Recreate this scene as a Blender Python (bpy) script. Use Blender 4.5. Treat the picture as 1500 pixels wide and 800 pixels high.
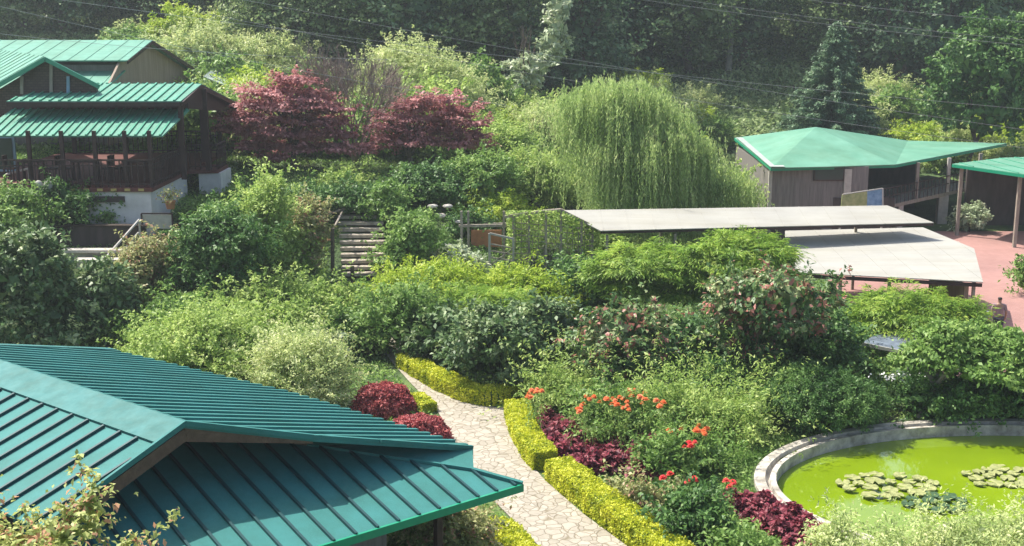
import bpy, math, random
import numpy as np
from mathutils import Vector, noise as mnoise
R = math.radians
random.seed(7)
RNG = np.random.default_rng(7)
scene = bpy.context.scene
for o in list(bpy.data.objects): bpy.data.objects.remove(o)

# ---------------------------------------------------------------- camera, sky, sun, exposure
CAM_H, PITCH, FPX = 11.0, R(12), 1800.0
cam_d = bpy.data.cameras.new('camera'); cam = bpy.data.objects.new('camera', cam_d)
scene.collection.objects.link(cam); scene.camera = cam
cam.location = (0, 0, CAM_H); cam.rotation_euler = (R(90) - PITCH, 0, 0)
cam_d.sensor_width = 36; cam_d.lens = 36 * FPX / 1500; cam_d.clip_end = 2000; cam_d.clip_start = 0.1

SUN_DIR = Vector((-0.46, 0.30, 0.84)).normalized()       # towards the sun
elev = math.asin(SUN_DIR.z); azim = math.atan2(SUN_DIR.x, SUN_DIR.y)
w = bpy.data.worlds.new('World'); scene.world = w; w.use_nodes = True
nt = w.node_tree; bg = nt.nodes['Background']
sky = nt.nodes.new('ShaderNodeTexSky'); sky.sky_type = 'NISHITA'; sky.sun_disc = False
sky.sun_elevation = elev; sky.sun_rotation = azim; sky.dust_density = 3.5
nt.links.new(sky.outputs[0], bg.inputs[0]); bg.inputs[1].default_value = 0.15
sd = bpy.data.lights.new('sun', 'SUN'); sd.energy = 5.0; sd.angle = R(0.6); sd.color = (1.0, 0.95, 0.86)
so = bpy.data.objects.new('sun', sd); scene.collection.objects.link(so)
so.rotation_euler = SUN_DIR.to_track_quat('Z', 'Y').to_euler(); so.location = (-20, 10, 60)
scene.view_settings.view_transform = 'Standard'; scene.view_settings.look = 'None'
scene.view_settings.exposure = 0.64; scene.view_settings.gamma = 1
scene.view_settings.use_curve_mapping = False
scene.cycles.max_bounces = 6; scene.cycles.transparent_max_bounces = 4
scene.cycles.volume_bounces = 0

# ---------------------------------------------------------------- placing helpers
SP, CP = math.sin(PITCH), math.cos(PITCH)
def ray(px, py):
    u = (px - 750) / FPX; v = (400 - py) / FPX
    return Vector((u, CP + v * SP, -SP + v * CP))
def at(px, py, z):
    r = ray(px, py); return Vector((0, 0, CAM_H)) + r * ((z - CAM_H) / r.z)
def atY(px, py, Y):
    r = ray(px, py); return Vector((0, 0, CAM_H)) + r * (Y / r.y)
def on_plane(px, py, P, n):
    r = ray(px, py); c = Vector((0, 0, CAM_H)); return c + r * ((P - c).dot(n) / r.dot(n))

TX = np.array([-90, -40, -20, -13, -8, -5.6, -2, 2, 6, 12, 40, 90], float)
TY = np.array([-30, 20, 34, 38, 42, 44, 48, 55, 62, 75, 88, 100, 130, 200, 260], float)
TZ = np.array([
 [0]*12, [0]*12,
 [.4,.3,.2,.1,0,0,0,0,0,0,0,0],
 [1.4,1.2,1.0,.6,.3,.1,0,0,0,0,0,0],
 [2.8,2.6,2.4,2.0,1.2,.9,.5,.3,.1,0,0,0],
 [3.5,3.4,3.2,2.8,1.8,1.5,1.1,.7,.3,0,0,0],
 [3.9,3.8,3.7,3.6,3.4,3.3,2.6,1.2,.5,0,0,0],
 [4.5,4.4,4.3,4.2,4.0,3.9,3.3,1.7,.7,0,0,0],
 [5.2,5,5,4.8,4.5,4.3,3.8,2.3,1.1,0,0,0],
 [7,6.5,6.5,6.5,6.3,6,5.4,4.3,3,1.8,1.2,1.2],
 [9,8.5,8.5,8.5,8.5,8.0,7.4,6.4,5.4,4.8,4.2,4.2],
 [11,11,11,11,11,10.5,10,9.5,9,9,8.5,8.5],
 [22]*12, [46]*12, [52]*12], float)
def terr(x, y):
    x = np.atleast_1d(np.asarray(x, float)); y = np.atleast_1d(np.asarray(y, float))
    i = np.clip(np.searchsorted(TX, x) - 1, 0, len(TX) - 2); j = np.clip(np.searchsorted(TY, y) - 1, 0, len(TY) - 2)
    a = np.clip((x - TX[i]) / (TX[i+1] - TX[i]), 0, 1); b = np.clip((y - TY[j]) / (TY[j+1] - TY[j]), 0, 1)
    return TZ[j,i]*(1-a)*(1-b) + TZ[j,i+1]*a*(1-b) + TZ[j+1,i]*(1-a)*b + TZ[j+1,i+1]*a*b
def gz(x, y): return float(terr(x, y)[0])
def ground(px, py):
    r = ray(px, py); t = 12.0
    while t < 300:
        p = Vector((0, 0, CAM_H)) + r * t
        if p.z <= gz(p.x, p.y): return p
        t += 0.1
    return p

C = scene.collection
def tag(o, label=None, cat=None, group=None, kind=None):
    if label: o['label'] = label
    if cat: o['category'] = cat
    if group: o['group'] = group
    if kind: o['kind'] = kind
    return o
def thing(name, loc, label, cat, group=None, rz=0):
    o = bpy.data.objects.new(name, None); C.objects.link(o)
    o.location = loc; o.rotation_euler = (0, 0, rz); o.empty_display_size = .2
    return tag(o, label, cat, group)
def copy_tree(o, parent=None):
    c = o.copy(); C.objects.link(c)
    if parent: c.parent = parent
    for ch in list(o.children): copy_tree(ch, c)
    return c

# ---------------------------------------------------------------- materials
def newmat(name):
    m = bpy.data.materials.new(name); m.use_nodes = True
    return m, m.node_tree, m.node_tree.nodes['Principled BSDF']
def plain(name, col, rough=.7, var=.15, scale=3.0, metal=0, bump=0.0, col2=None, spec=.4, stretch=None):
    m, t, p = newmat(name); N = t.nodes; L = t.links
    tc = N.new('ShaderNodeTexCoord'); nz = N.new('ShaderNodeTexNoise'); nz.inputs['Scale'].default_value = scale
    nz.inputs['Detail'].default_value = 6; nz.inputs['Roughness'].default_value = .65
    src = tc.outputs['Object']
    if stretch:
        mp = N.new('ShaderNodeMapping'); mp.inputs['Scale'].default_value = stretch; L.new(src, mp.inputs[0]); src = mp.outputs[0]
    L.new(src, nz.inputs['Vector'])
    cr = N.new('ShaderNodeValToRGB'); e = cr.color_ramp.elements
    c2 = col2 or tuple(c * (1 + var) for c in col); c1 = tuple(c * (1 - var) for c in col)
    e[0].position = .3; e[0].color = (*c1, 1); e[1].position = .72; e[1].color = (*c2, 1)
    L.new(nz.outputs[0], cr.inputs[0]); L.new(cr.outputs[0], p.inputs['Base Color'])
    p.inputs['Roughness'].default_value = rough; p.inputs['Metallic'].default_value = metal
    p.inputs['Specular IOR Level'].default_value = spec
    if bump:
        b = N.new('ShaderNodeBump'); b.inputs['Strength'].default_value = bump; b.inputs['Distance'].default_value = .05
        n2 = N.new('ShaderNodeTexNoise'); n2.inputs['Scale'].default_value = scale * 4; L.new(src, n2.inputs['Vector'])
        L.new(n2.outputs[0], b.inputs['Height']); L.new(b.outputs[0], p.inputs['Normal'])
    return m
def leafmat(name, c1, c2, c3, rough=.5, trans=.3, spec=.35, accent=None, nscale=.9, gain=1.45):
    c1, c2, c3 = [(min(.8, c[0]*gain*(1.12 if c[1] > c[0] else 1)), min(.8, c[1]*gain), min(.8, c[2]*gain*(.9 if c[1] > c[0] else 1))) for c in (c1, c2, c3)]
    m, t, p = newmat(name); N = t.nodes; L = t.links
    g = N.new('ShaderNodeNewGeometry'); cr = N.new('ShaderNodeValToRGB'); e = cr.color_ramp.elements
    tc = N.new('ShaderNodeTexCoord'); nz = N.new('ShaderNodeTexNoise'); nz.inputs['Scale'].default_value = nscale
    nz.inputs['Detail'].default_value = 3; L.new(tc.outputs['Object'], nz.inputs['Vector'])
    mx = N.new('ShaderNodeMath'); mx.operation = 'MULTIPLY_ADD'; mx.inputs[1].default_value = .55
    sub = N.new('ShaderNodeMath'); sub.operation = 'MULTIPLY_ADD'; sub.inputs[1].default_value = 1.5; sub.inputs[2].default_value = -.5
    L.new(nz.outputs[0], sub.inputs[0]); L.new(g.outputs['Random Per Island'], mx.inputs[0]); L.new(sub.outputs[0], mx.inputs[2])
    e[0].position = .12; e[0].color = (*c1, 1); e[1].position = 1.0; e[1].color = (*c3, 1)
    k = e.new(.55); k.color = (*c2, 1)
    L.new(mx.outputs[0], cr.inputs[0])
    out = cr.outputs[0]
    if accent:                                  # (colour, share) : some whole leaves / leaf groups take it
        n2 = N.new('ShaderNodeTexNoise'); n2.inputs['Scale'].default_value = accent[2]; L.new(tc.outputs['Object'], n2.inputs['Vector'])
        a = N.new('ShaderNodeMath'); a.operation = 'MULTIPLY_ADD'; a.inputs[1].default_value = .25
        L.new(g.outputs['Random Per Island'], a.inputs[0]); L.new(n2.outputs[0], a.inputs[2])
        c = N.new('ShaderNodeMath'); c.operation = 'GREATER_THAN'; c.inputs[1].default_value = accent[1]
        L.new(a.outputs[0], c.inputs[0])
        mc = N.new('ShaderNodeMixRGB'); L.new(c.outputs[0], mc.inputs[0]); L.new(out, mc.inputs[1]); mc.inputs[2].default_value = (*accent[0], 1)
        out = mc.outputs[0]
    L.new(out, p.inputs['Base Color']); p.inputs['Roughness'].default_value = rough
    p.inputs['Specular IOR Level'].default_value = spec
    tr = N.new('ShaderNodeBsdfTranslucent'); L.new(out, tr.inputs[0])
    ms = N.new('ShaderNodeMixShader'); ms.inputs[0].default_value = trans
    L.new(p.outputs[0], ms.inputs[1]); L.new(tr.outputs[0], ms.inputs[2]); L.new(ms.outputs[0], N['Material Output'].inputs[0])
    return m
M = {}
M['broad']  = leafmat('leaf dark broad', (.03,.075,.025), (.075,.15,.055), (.24,.32,.17), rough=.48, spec=.4, trans=.25)
M['deep']   = leafmat('leaf deep green', (.025,.075,.02), (.065,.155,.04), (.16,.28,.09), trans=.28)
M['mid']    = leafmat('leaf mid green', (.06,.135,.03), (.13,.25,.06), (.27,.40,.14), trans=.38)
M['bright'] = leafmat('leaf bright green', (.12,.22,.05), (.24,.37,.10), (.42,.53,.21), trans=.42)
M['lime']   = leafmat('leaf lime', (.12,.22,.02), (.25,.38,.04), (.43,.52,.11), trans=.42)
M['pale']   = leafmat('leaf pale green', (.19,.29,.11), (.35,.45,.20), (.54,.61,.35), trans=.4)
M['silver'] = leafmat('leaf silver', (.15,.22,.13), (.30,.40,.27), (.52,.59,.46), rough=.5, trans=.25)
M['feather']= leafmat('leaf feathery', (.07,.16,.02), (.15,.28,.04), (.32,.44,.09), trans=.4, nscale=1.3)
M['pink']   = leafmat('leaf pink tipped', (.03,.09,.03), (.09,.17,.06), (.33,.38,.22), rough=.45, spec=.4, trans=.25, accent=((.46,.19,.15), .74, 2.2))
M['rosy']   = leafmat('leaf rosy', (.10,.15,.05), (.24,.28,.12), (.44,.43,.25), trans=.35, accent=((.46,.26,.17), .76, 4.0))
M['rose']   = leafmat('leaf rose bush', (.15,.22,.07), (.32,.40,.15), (.52,.54,.27), trans=.4, accent=((.62,.34,.20), .72, 5.0))
M['maple']  = leafmat('leaf red maple', (.18,.065,.068), (.36,.155,.155), (.55,.31,.29), trans=.35, nscale=.7)
M['barb']   = leafmat('leaf red barberry', (.13,.022,.03), (.34,.075,.08), (.56,.22,.19), trans=.3, nscale=7)
M['coleus'] = leafmat('leaf burgundy', (.06,.012,.018), (.19,.032,.05), (.38,.17,.17), trans=.2, nscale=3)
M['box']    = leafmat('leaf golden box', (.16,.24,.015), (.38,.45,.03), (.62,.66,.09), trans=.35, nscale=2.5)
M['willow'] = leafmat('leaf willow', (.14,.24,.075), (.28,.42,.16), (.44,.55,.27), trans=.45, nscale=.8)
M['forest'] = leafmat('leaf forest', (.03,.07,.036), (.075,.15,.075), (.24,.35,.20), trans=.28, nscale=.3)
M['forest2']= leafmat('leaf forest lighter', (.05,.105,.035), (.13,.21,.085), (.30,.40,.21), trans=.35, nscale=.35)
M['conifer']= leafmat('leaf conifer', (.035,.08,.045), (.08,.155,.09), (.18,.29,.18), trans=.2, nscale=.6)
M['twig']   = plain('twig grey brown', (.24,.19,.16), .9, .3, 5)
M['bark']   = plain('bark', (.10,.075,.055), .9, .35, 6, bump=.6)
M['palebark']= plain('pale bark', (.30,.27,.22), .9, .25, 4, bump=.5)
M['orange'] = leafmat('petal orange', (.62,.09,.03), (.75,.15,.05), (.85,.24,.09), trans=.25, nscale=8)
M['redp']   = leafmat('petal red', (.55,.02,.03), (.70,.05,.05), (.80,.10,.09), trans=.25, nscale=8)
M['teal']   = plain('teal roof sheet', (.040,.195,.185), .65, .10, 60, spec=.18, col2=(.055,.225,.212), bump=.05)
M['tealcap']= plain('teal ridge flashing', (.045,.185,.18), .6, .06, 4, spec=.15, col2=(.08,.225,.215))
M['ribshade']   = plain('dark roof seam', (.008,.055,.06), .5, .1, 8)  # shadow lines beside the ribs, painted into the ribs as near-black teal
M['greentrim'] = plain('green eave trim', (.01,.26,.14), .4, .08, 6)
M['mint']   = plain('mint roof sheet', (.095,.295,.215), .65, .10, 1.2, col2=(.15,.36,.275), spec=.25, stretch=(1,3,1))
M['mintdark']= plain('mint roof ribs', (.05,.28,.18), .45, .1, 2)
M['mintflat']= plain('green tin roof', (.11,.30,.205), .6, .1, .6, col2=(.165,.36,.26), spec=.25)
M['palemint']= plain('faded pale green tin', (.32,.42,.36), .6, .2, 1.5, col2=(.42,.47,.42), spec=.25)
M['white']  = plain('off white roof sheet', (.33,.325,.295), .75, .05, .5, col2=(.385,.38,.34))
M['whitewall'] = plain('whitewash wall', (.62,.60,.58), .85, .12, 1.6, col2=(.74,.72,.70))
M['darkwood']= plain('dark stained wood', (.045,.022,.02), .6, .35, 5)
M['brownwood']= plain('brown fascia wood', (.13,.075,.05), .7, .3, 7, bump=.3)
M['greywood']= plain('weathered wood', (.30,.26,.21), .85, .3, 6, bump=.4, stretch=(1,1,.3))
M['paleboard']= plain('pale plywood', (.33,.25,.19), .8, .2, 1.5, stretch=(3,3,.4))
M['concrete']= plain('concrete', (.45,.42,.37), .9, .2, 3, bump=.3)
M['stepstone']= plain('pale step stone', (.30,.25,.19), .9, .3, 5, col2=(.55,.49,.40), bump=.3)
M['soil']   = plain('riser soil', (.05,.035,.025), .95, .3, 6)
M['stone']  = plain('boulder stone', (.32,.31,.31), .9, .3, 3, bump=.8)
M['rust']   = plain('dark rusty wall', (.065,.05,.045), .85, .4, 1.8, stretch=(2,2,.5))
M['planks'] = plain('grey plank wall', (.19,.175,.16), .85, .3, 2.5, stretch=(5,5,.35))
M['redtile']= plain('red clay tile', (.11,.03,.022), .7, .25, 5)
M['yellowtile']= plain('yellow tile', (.45,.35,.12), .7, .2, 5)
M['metal']  = plain('painted rail metal', (.50,.47,.42), .55, .12, 4)
M['wire']   = plain('wire', (.28,.30,.30), .5, .05, 1)
M['blue']   = plain('pale blue frame', (.22,.36,.46), .6, .1, 3)
M['bluetarp']= plain('blue grey sheet', (.12,.15,.19), .6, .4, 3)
M['whitefl']= plain('white petals', (.85,.85,.82), .7, .05, 10)
M['terra']  = plain('terracotta', (.38,.17,.08), .8, .2, 5)
M['skin']   = plain('skin', (.38,.22,.15), .6, .05, 5)
M['hair']   = plain('hair', (.015,.012,.01), .6, .2, 20)
M['shirt']  = plain('mauve shirt', (.30,.20,.20), .8, .15, 12)
M['shirt2'] = plain('pale blue shirt', (.35,.38,.45), .8, .1, 12)
M['trouser']= plain('dark trousers', (.04,.04,.055), .85, .15, 12)
M['glassd'] = plain('dark window glass', (.02,.035,.04), .12, .1, 1, spec=.6)

def weather(name, stretch, dark=.72, pos=(.42,.62), sc=1.0):
    m = M[name]; t = m.node_tree; p = t.nodes['Principled BSDF']; src = p.inputs['Base Color'].links[0].from_socket
    tc = t.nodes.new('ShaderNodeTexCoord'); mp = t.nodes.new('ShaderNodeMapping'); mp.inputs['Scale'].default_value = stretch
    n = t.nodes.new('ShaderNodeTexNoise'); n.inputs['Scale'].default_value = sc; n.inputs['Detail'].default_value = 7; n.inputs['Roughness'].default_value = .7
    cr = t.nodes.new('ShaderNodeValToRGB'); cr.color_ramp.elements[0].position = pos[0]; cr.color_ramp.elements[0].color = (dark,dark*.98,dark*.92,1); cr.color_ramp.elements[1].position = pos[1]; cr.color_ramp.elements[1].color = (1,1,1,1)
    mx = t.nodes.new('ShaderNodeMixRGB'); mx.blend_type = 'MULTIPLY'; mx.inputs[0].default_value = 1
    t.links.new(tc.outputs['Object'], mp.inputs[0]); t.links.new(mp.outputs[0], n.inputs[0]); t.links.new(n.outputs[0], cr.inputs[0])
    t.links.new(src, mx.inputs[1]); t.links.new(cr.outputs[0], mx.inputs[2]); t.links.new(mx.outputs[0], p.inputs['Base Color'])
weather('teal', (.9,.9,.9), .82, (.35,.6), 1.3); weather('tealcap', (1,1,1), .78, (.38,.6), 1.6)
weather('white', (.25,2.2,1), .88, (.34,.58), .9); weather('mintflat', (.5,.5,.5), .82, (.35,.6), .8); weather('mint', (1.5,.4,1), .82, (.35,.6), 1.0)
def brickmat(name, c1, c2, mort, sx, scale=1.0, msize=.02):
    m, t, p = newmat(name); N = t.nodes; L = t.links
    tc = N.new('ShaderNodeTexCoord'); mp = N.new('ShaderNodeMapping'); mp.inputs['Rotation'].default_value = sx
    b = N.new('ShaderNodeTexBrick'); b.inputs['Color1'].default_value = (*c1, 1); b.inputs['Color2'].default_value = (*c2, 1)
    b.inputs['Mortar'].default_value = (*mort, 1); b.inputs['Scale'].default_value = scale; b.inputs['Mortar Size'].default_value = msize
    n = N.new('ShaderNodeTexNoise'); n.inputs['Scale'].default_value = .35; n.inputs['Detail'].default_value = 5; L.new(tc.outputs['Object'], n.inputs[0])
    mx = N.new('ShaderNodeMixRGB'); mx.blend_type = 'MULTIPLY'; mx.inputs[0].default_value = .5
    L.new(tc.outputs['Object'], mp.inputs[0]); L.new(mp.outputs[0], b.inputs[0])
    L.new(b.outputs[0], mx.inputs[1]); L.new(n.outputs[0], mx.inputs[2]); L.new(mx.outputs[0], p.inputs['Base Color'])
    p.inputs['Roughness'].default_value = .85
    return m
M['court'] = brickmat('red paving', (.50,.27,.235), (.44,.225,.195), (.36,.22,.19), (0,0,.6), 2.2)
M['stonewall'] = brickmat('brown stone wall', (.17,.12,.09), (.11,.075,.06), (.07,.055,.05), (R(90),0,0), 2.6, .03)

def flagmat():
    m, t, p = newmat('flagstone path'); N = t.nodes; L = t.links
    tc = N.new('ShaderNodeTexCoord')
    nz = N.new('ShaderNodeTexNoise'); nz.inputs['Scale'].default_value = 2.2; L.new(tc.outputs['Object'], nz.inputs[0])
    ad = N.new('ShaderNodeVectorMath'); ad.operation = 'MULTIPLY_ADD'; ad.inputs[1].default_value = (.25,.25,0)
    L.new(nz.outputs['Color'], ad.inputs[0]); L.new(tc.outputs['Object'], ad.inputs[2])
    v = N.new('ShaderNodeTexVoronoi'); v.feature = 'DISTANCE_TO_EDGE'; v.inputs['Scale'].default_value = 4.4
    v2 = N.new('ShaderNodeTexVoronoi'); v2.inputs['Scale'].default_value = 4.4
    L.new(ad.outputs[0], v.inputs['Vector']); L.new(ad.outputs[0], v2.inputs['Vector'])
    cr = N.new('ShaderNodeValToRGB'); e = cr.color_ramp.elements
    e[0].position = .0; e[0].color = (.52,.48,.38,1); e[1].position = .06; e[1].color = (1,1,1,1)
    L.new(v.outputs['Distance'], cr.inputs[0])
    hs = N.new('ShaderNodeValToRGB'); h = hs.color_ramp.elements
    h[0].color = (.35,.315,.25,1); h[1].color = (.50,.455,.375,1)
    L.new(v2.outputs['Color'], hs.inputs[0])
    n3 = N.new('ShaderNodeTexNoise'); n3.inputs['Scale'].default_value = 9; n3.inputs['Detail'].default_value = 6; L.new(tc.outputs['Object'], n3.inputs[0])
    mm = N.new('ShaderNodeMixRGB'); mm.blend_type = 'MULTIPLY'; mm.inputs[0].default_value = .35; L.new(hs.outputs[0], mm.inputs[1]); L.new(n3.outputs[0], mm.inputs[2])
    mx = N.new('ShaderNodeMixRGB'); mx.blend_type = 'MULTIPLY'; mx.inputs[0].default_value = 1
    L.new(mm.outputs[0], mx.inputs[1]); L.new(cr.outputs[0], mx.inputs[2]); L.new(mx.outputs[0], p.inputs['Base Color'])
    b = N.new('ShaderNodeBump'); b.inputs['Distance'].default_value = .03; b.inputs['Strength'].default_value = .6
    L.new(cr.outputs[0], b.inputs['Height']); L.new(b.outputs[0], p.inputs['Normal']); p.inputs['Roughness'].default_value = .9
    return m
M['flag'] = flagmat()
def groundmat():
    m, t, p = newmat('ground soil and grass'); N = t.nodes; L = t.links
    tc = N.new('ShaderNodeTexCoord'); n = N.new('ShaderNodeTexNoise'); n.inputs['Scale'].default_value = .6; n.inputs['Detail'].default_value = 8
    n2 = N.new('ShaderNodeTexNoise'); n2.inputs['Scale'].default_value = 14; n2.inputs['Detail'].default_value = 6
    L.new(tc.outputs['Object'], n.inputs[0]); L.new(tc.outputs['Object'], n2.inputs[0])
    a = N.new('ShaderNodeMath'); a.operation = 'MULTIPLY_ADD'; a.inputs[1].default_value = .5; L.new(n2.outputs[0], a.inputs[0]); L.new(n.outputs[0], a.inputs[2])
    cr = N.new('ShaderNodeValToRGB'); e = cr.color_ramp.elements
    e[0].position = .5; e[0].color = (.06,.045,.03,1); e[1].position = .95; e[1].color = (.13,.20,.05,1)
    k = e.new(.66); k.color = (.055,.10,.03,1)
    L.new(a.outputs[0], cr.inputs[0]); L.new(cr.outputs[0], p.inputs['Base Color']); p.inputs['Roughness'].default_value = .95
    b = N.new('ShaderNodeBump'); b.inputs['Distance'].default_value = .08; L.new(n2.outputs[0], b.inputs['Height']); L.new(b.outputs[0], p.inputs['Normal'])
    return m
M['ground'] = groundmat()
def watermat():
    m, t, p = newmat('algae green water'); N = t.nodes; L = t.links
    tc = N.new('ShaderNodeTexCoord'); n = N.new('ShaderNodeTexNoise'); n.inputs['Scale'].default_value = .5; n.inputs['Detail'].default_value = 5; L.new(tc.outputs['Object'], n.inputs[0])
    cr = N.new('ShaderNodeValToRGB'); e = cr.color_ramp.elements
    e[0].position = .3; e[0].color = (.15,.235,.006,1); e[1].position = .75; e[1].color = (.20,.295,.008,1)
    L.new(n.outputs[0], cr.inputs[0]); L.new(cr.outputs[0], p.inputs['Base Color'])
    p.inputs['Roughness'].default_value = .06; p.inputs['Specular IOR Level'].default_value = 1.0
    n2 = N.new('ShaderNodeTexNoise'); n2.inputs['Scale'].default_value = 3; L.new(tc.outputs['Object'], n2.inputs[0])
    b = N.new('ShaderNodeBump'); b.inputs['Distance'].default_value = .01; b.inputs['Strength'].default_value = .15
    L.new(n2.outputs[0], b.inputs['Height']); L.new(b.outputs[0], p.inputs['Normal'])
    return m
M['water'] = watermat()

# ---------------------------------------------------------------- mesh builder
class MB:
    def __init__(s): s.v = []; s.f = []; s.m = []
    def face(s, pts, mi=0):
        b = len(s.v); s.v += [tuple(p) for p in pts]; s.f.append(tuple(range(b, b + len(pts)))); s.m.append(mi); return s
    def slab(s, pts, thick, mi=0, n=None):
        pts = [Vector(p) for p in pts]
        if n is None: n = (pts[1]-pts[0]).cross(pts[2]-pts[0]).normalized()
        if n.z < 0: n = -n
        lo = [p - n * thick for p in pts]; b = len(s.v); k = len(pts)
        s.v += [tuple(p) for p in pts] + [tuple(p) for p in lo]
        s.f.append(tuple(range(b, b+k))); s.f.append(tuple(range(b+2*k-1, b+k-1, -1))); s.m += [mi, mi]
        for i in range(k):
            j = (i+1) % k; s.f.append((b+i, b+j, b+k+j, b+k+i)); s.m.append(mi)
        return s
    def box(s, c, size, rz=0, mi=0):
        c = Vector(c); hx, hy, hz = [q/2 for q in size]; b = len(s.v); ca, sa = math.cos(rz), math.sin(rz)
        for z in (-hz, hz):
            for x, y in ((-hx,-hy),(hx,-hy),(hx,hy),(-hx,hy)):
                s.v.append((c.x + x*ca - y*sa, c.y + x*sa + y*ca, c.z + z))
        for f in ((0,3,2,1),(4,5,6,7),(0,1,5,4),(1,2,6,5),(2,3,7,6),(3,0,4,7)): s.f.append(tuple(b+i for i in f)); s.m.append(mi)
        return s
    def beam(s, a, c, wd, ht, mi=0):
        a = Vector(a); c = Vector(c); d = (c-a).normalized()
        up = Vector((0,0,1)) if abs(d.z) < .95 else Vector((0,1,0))
        r = d.cross(up).normalized(); u = r.cross(d).normalized(); b = len(s.v)
        for p in (a, c):
            for x, y in ((-1,-1),(1,-1),(1,1),(-1,1)): s.v.append(tuple(p + r*x*wd/2 + u*y*ht/2))
        for f in ((0,3,2,1),(4,5,6,7),(0,1,5,4),(1,2,6,5),(2,3,7,6),(3,0,4,7)): s.f.append(tuple(b+i for i in f)); s.m.append(mi)
        return s
    def tube(s, pts, rad, n=8, mi=0):
        pts = [Vector(p) for p in pts]; k = len(pts)
        if not hasattr(rad, '__len__'): rad = [rad]*k
        b = len(s.v)
        for i, p in enumerate(pts):
            d = (pts[min(i+1,k-1)] - pts[max(i-1,0)]).normalized()
            up = Vector((0,0,1)) if abs(d.z) < .9 else Vector((1,0,0))
            r = d.cross(up).normalized(); u = r.cross(d)
            for q in range(n):
                a = 2*math.pi*q/n; s.v.append(tuple(p + (r*math.cos(a) + u*math.sin(a))*rad[i]))
        for i in range(k-1):
            for q in range(n):
                q2 = (q+1) % n; s.f.append((b+i*n+q, b+i*n+q2, b+(i+1)*n+q2, b+(i+1)*n+q)); s.m.append(mi)
        s.f.append(tuple(range(b+n-1, b-1, -1))); s.f.append(tuple(range(b+(k-1)*n, b+k*n))); s.m += [mi, mi]
        return s
    def build(s, name, mats, parent=None, smooth=False, bevel=0):
        me = bpy.data.meshes.new(name); me.from_pydata(s.v, [], s.f)
        if not isinstance(mats, (list, tuple)): mats = [mats]
        for m in mats: me.materials.append(m)
        me.polygons.foreach_set('material_index', s.m)
        if smooth: me.polygons.foreach_set('use_smooth', [True]*len(s.f))
        me.update(); o = bpy.data.objects.new(name, me); C.objects.link(o)
        if parent:
            o.parent = parent
            o.matrix_parent_inverse = (parent_matrix(parent)).inverted()
        if bevel:
            bv = o.modifiers.new('bevel', 'BEVEL'); bv.width = bevel; bv.segments = 2; bv.limit_method = 'ANGLE'
        return o
from mathutils import Matrix, Euler
def parent_matrix(p):
    m = Matrix.LocRotScale(p.location, p.rotation_euler, p.scale)
    if p.parent: m = parent_matrix(p.parent) @ p.matrix_parent_inverse @ m
    return m
def quads(name, V, mat, parent=None, local=True):
    """V: (n,4,3) array of leaf quads -> one mesh"""
    n = len(V); me = bpy.data.meshes.new(name)
    me.vertices.add(n*4); me.vertices.foreach_set('co', V.reshape(-1).astype(np.float32))
    me.loops.add(n*4); me.loops.foreach_set('vertex_index', np.arange(n*4, dtype=np.int32))
    me.polygons.add(n); me.polygons.foreach_set('loop_start', np.arange(0, n*4, 4, dtype=np.int32))
    me.materials.append(mat); me.update(calc_edges=True)
    o = bpy.data.objects.new(name, me); C.objects.link(o)
    if parent: o.parent = parent
    return o
def norm(a): return a / np.maximum(np.linalg.norm(a, axis=-1, keepdims=True), 1e-9)
def leafquads(P, axis, nrm, L, W, fold=.18):
    axis = norm(axis); side = norm(np.cross(nrm, axis)); n2 = np.cross(axis, side)
    L = np.asarray(L).reshape(-1, 1); W = np.asarray(W).reshape(-1, 1)
    base = P - axis*L*.5; tip = P + axis*L*.5 - n2*L*.08; mid = P + axis*L*.02
    return np.stack([base, mid + side*W*.5 + n2*W*fold, tip, mid - side*W*.5 + n2*W*fold], axis=1)

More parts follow.
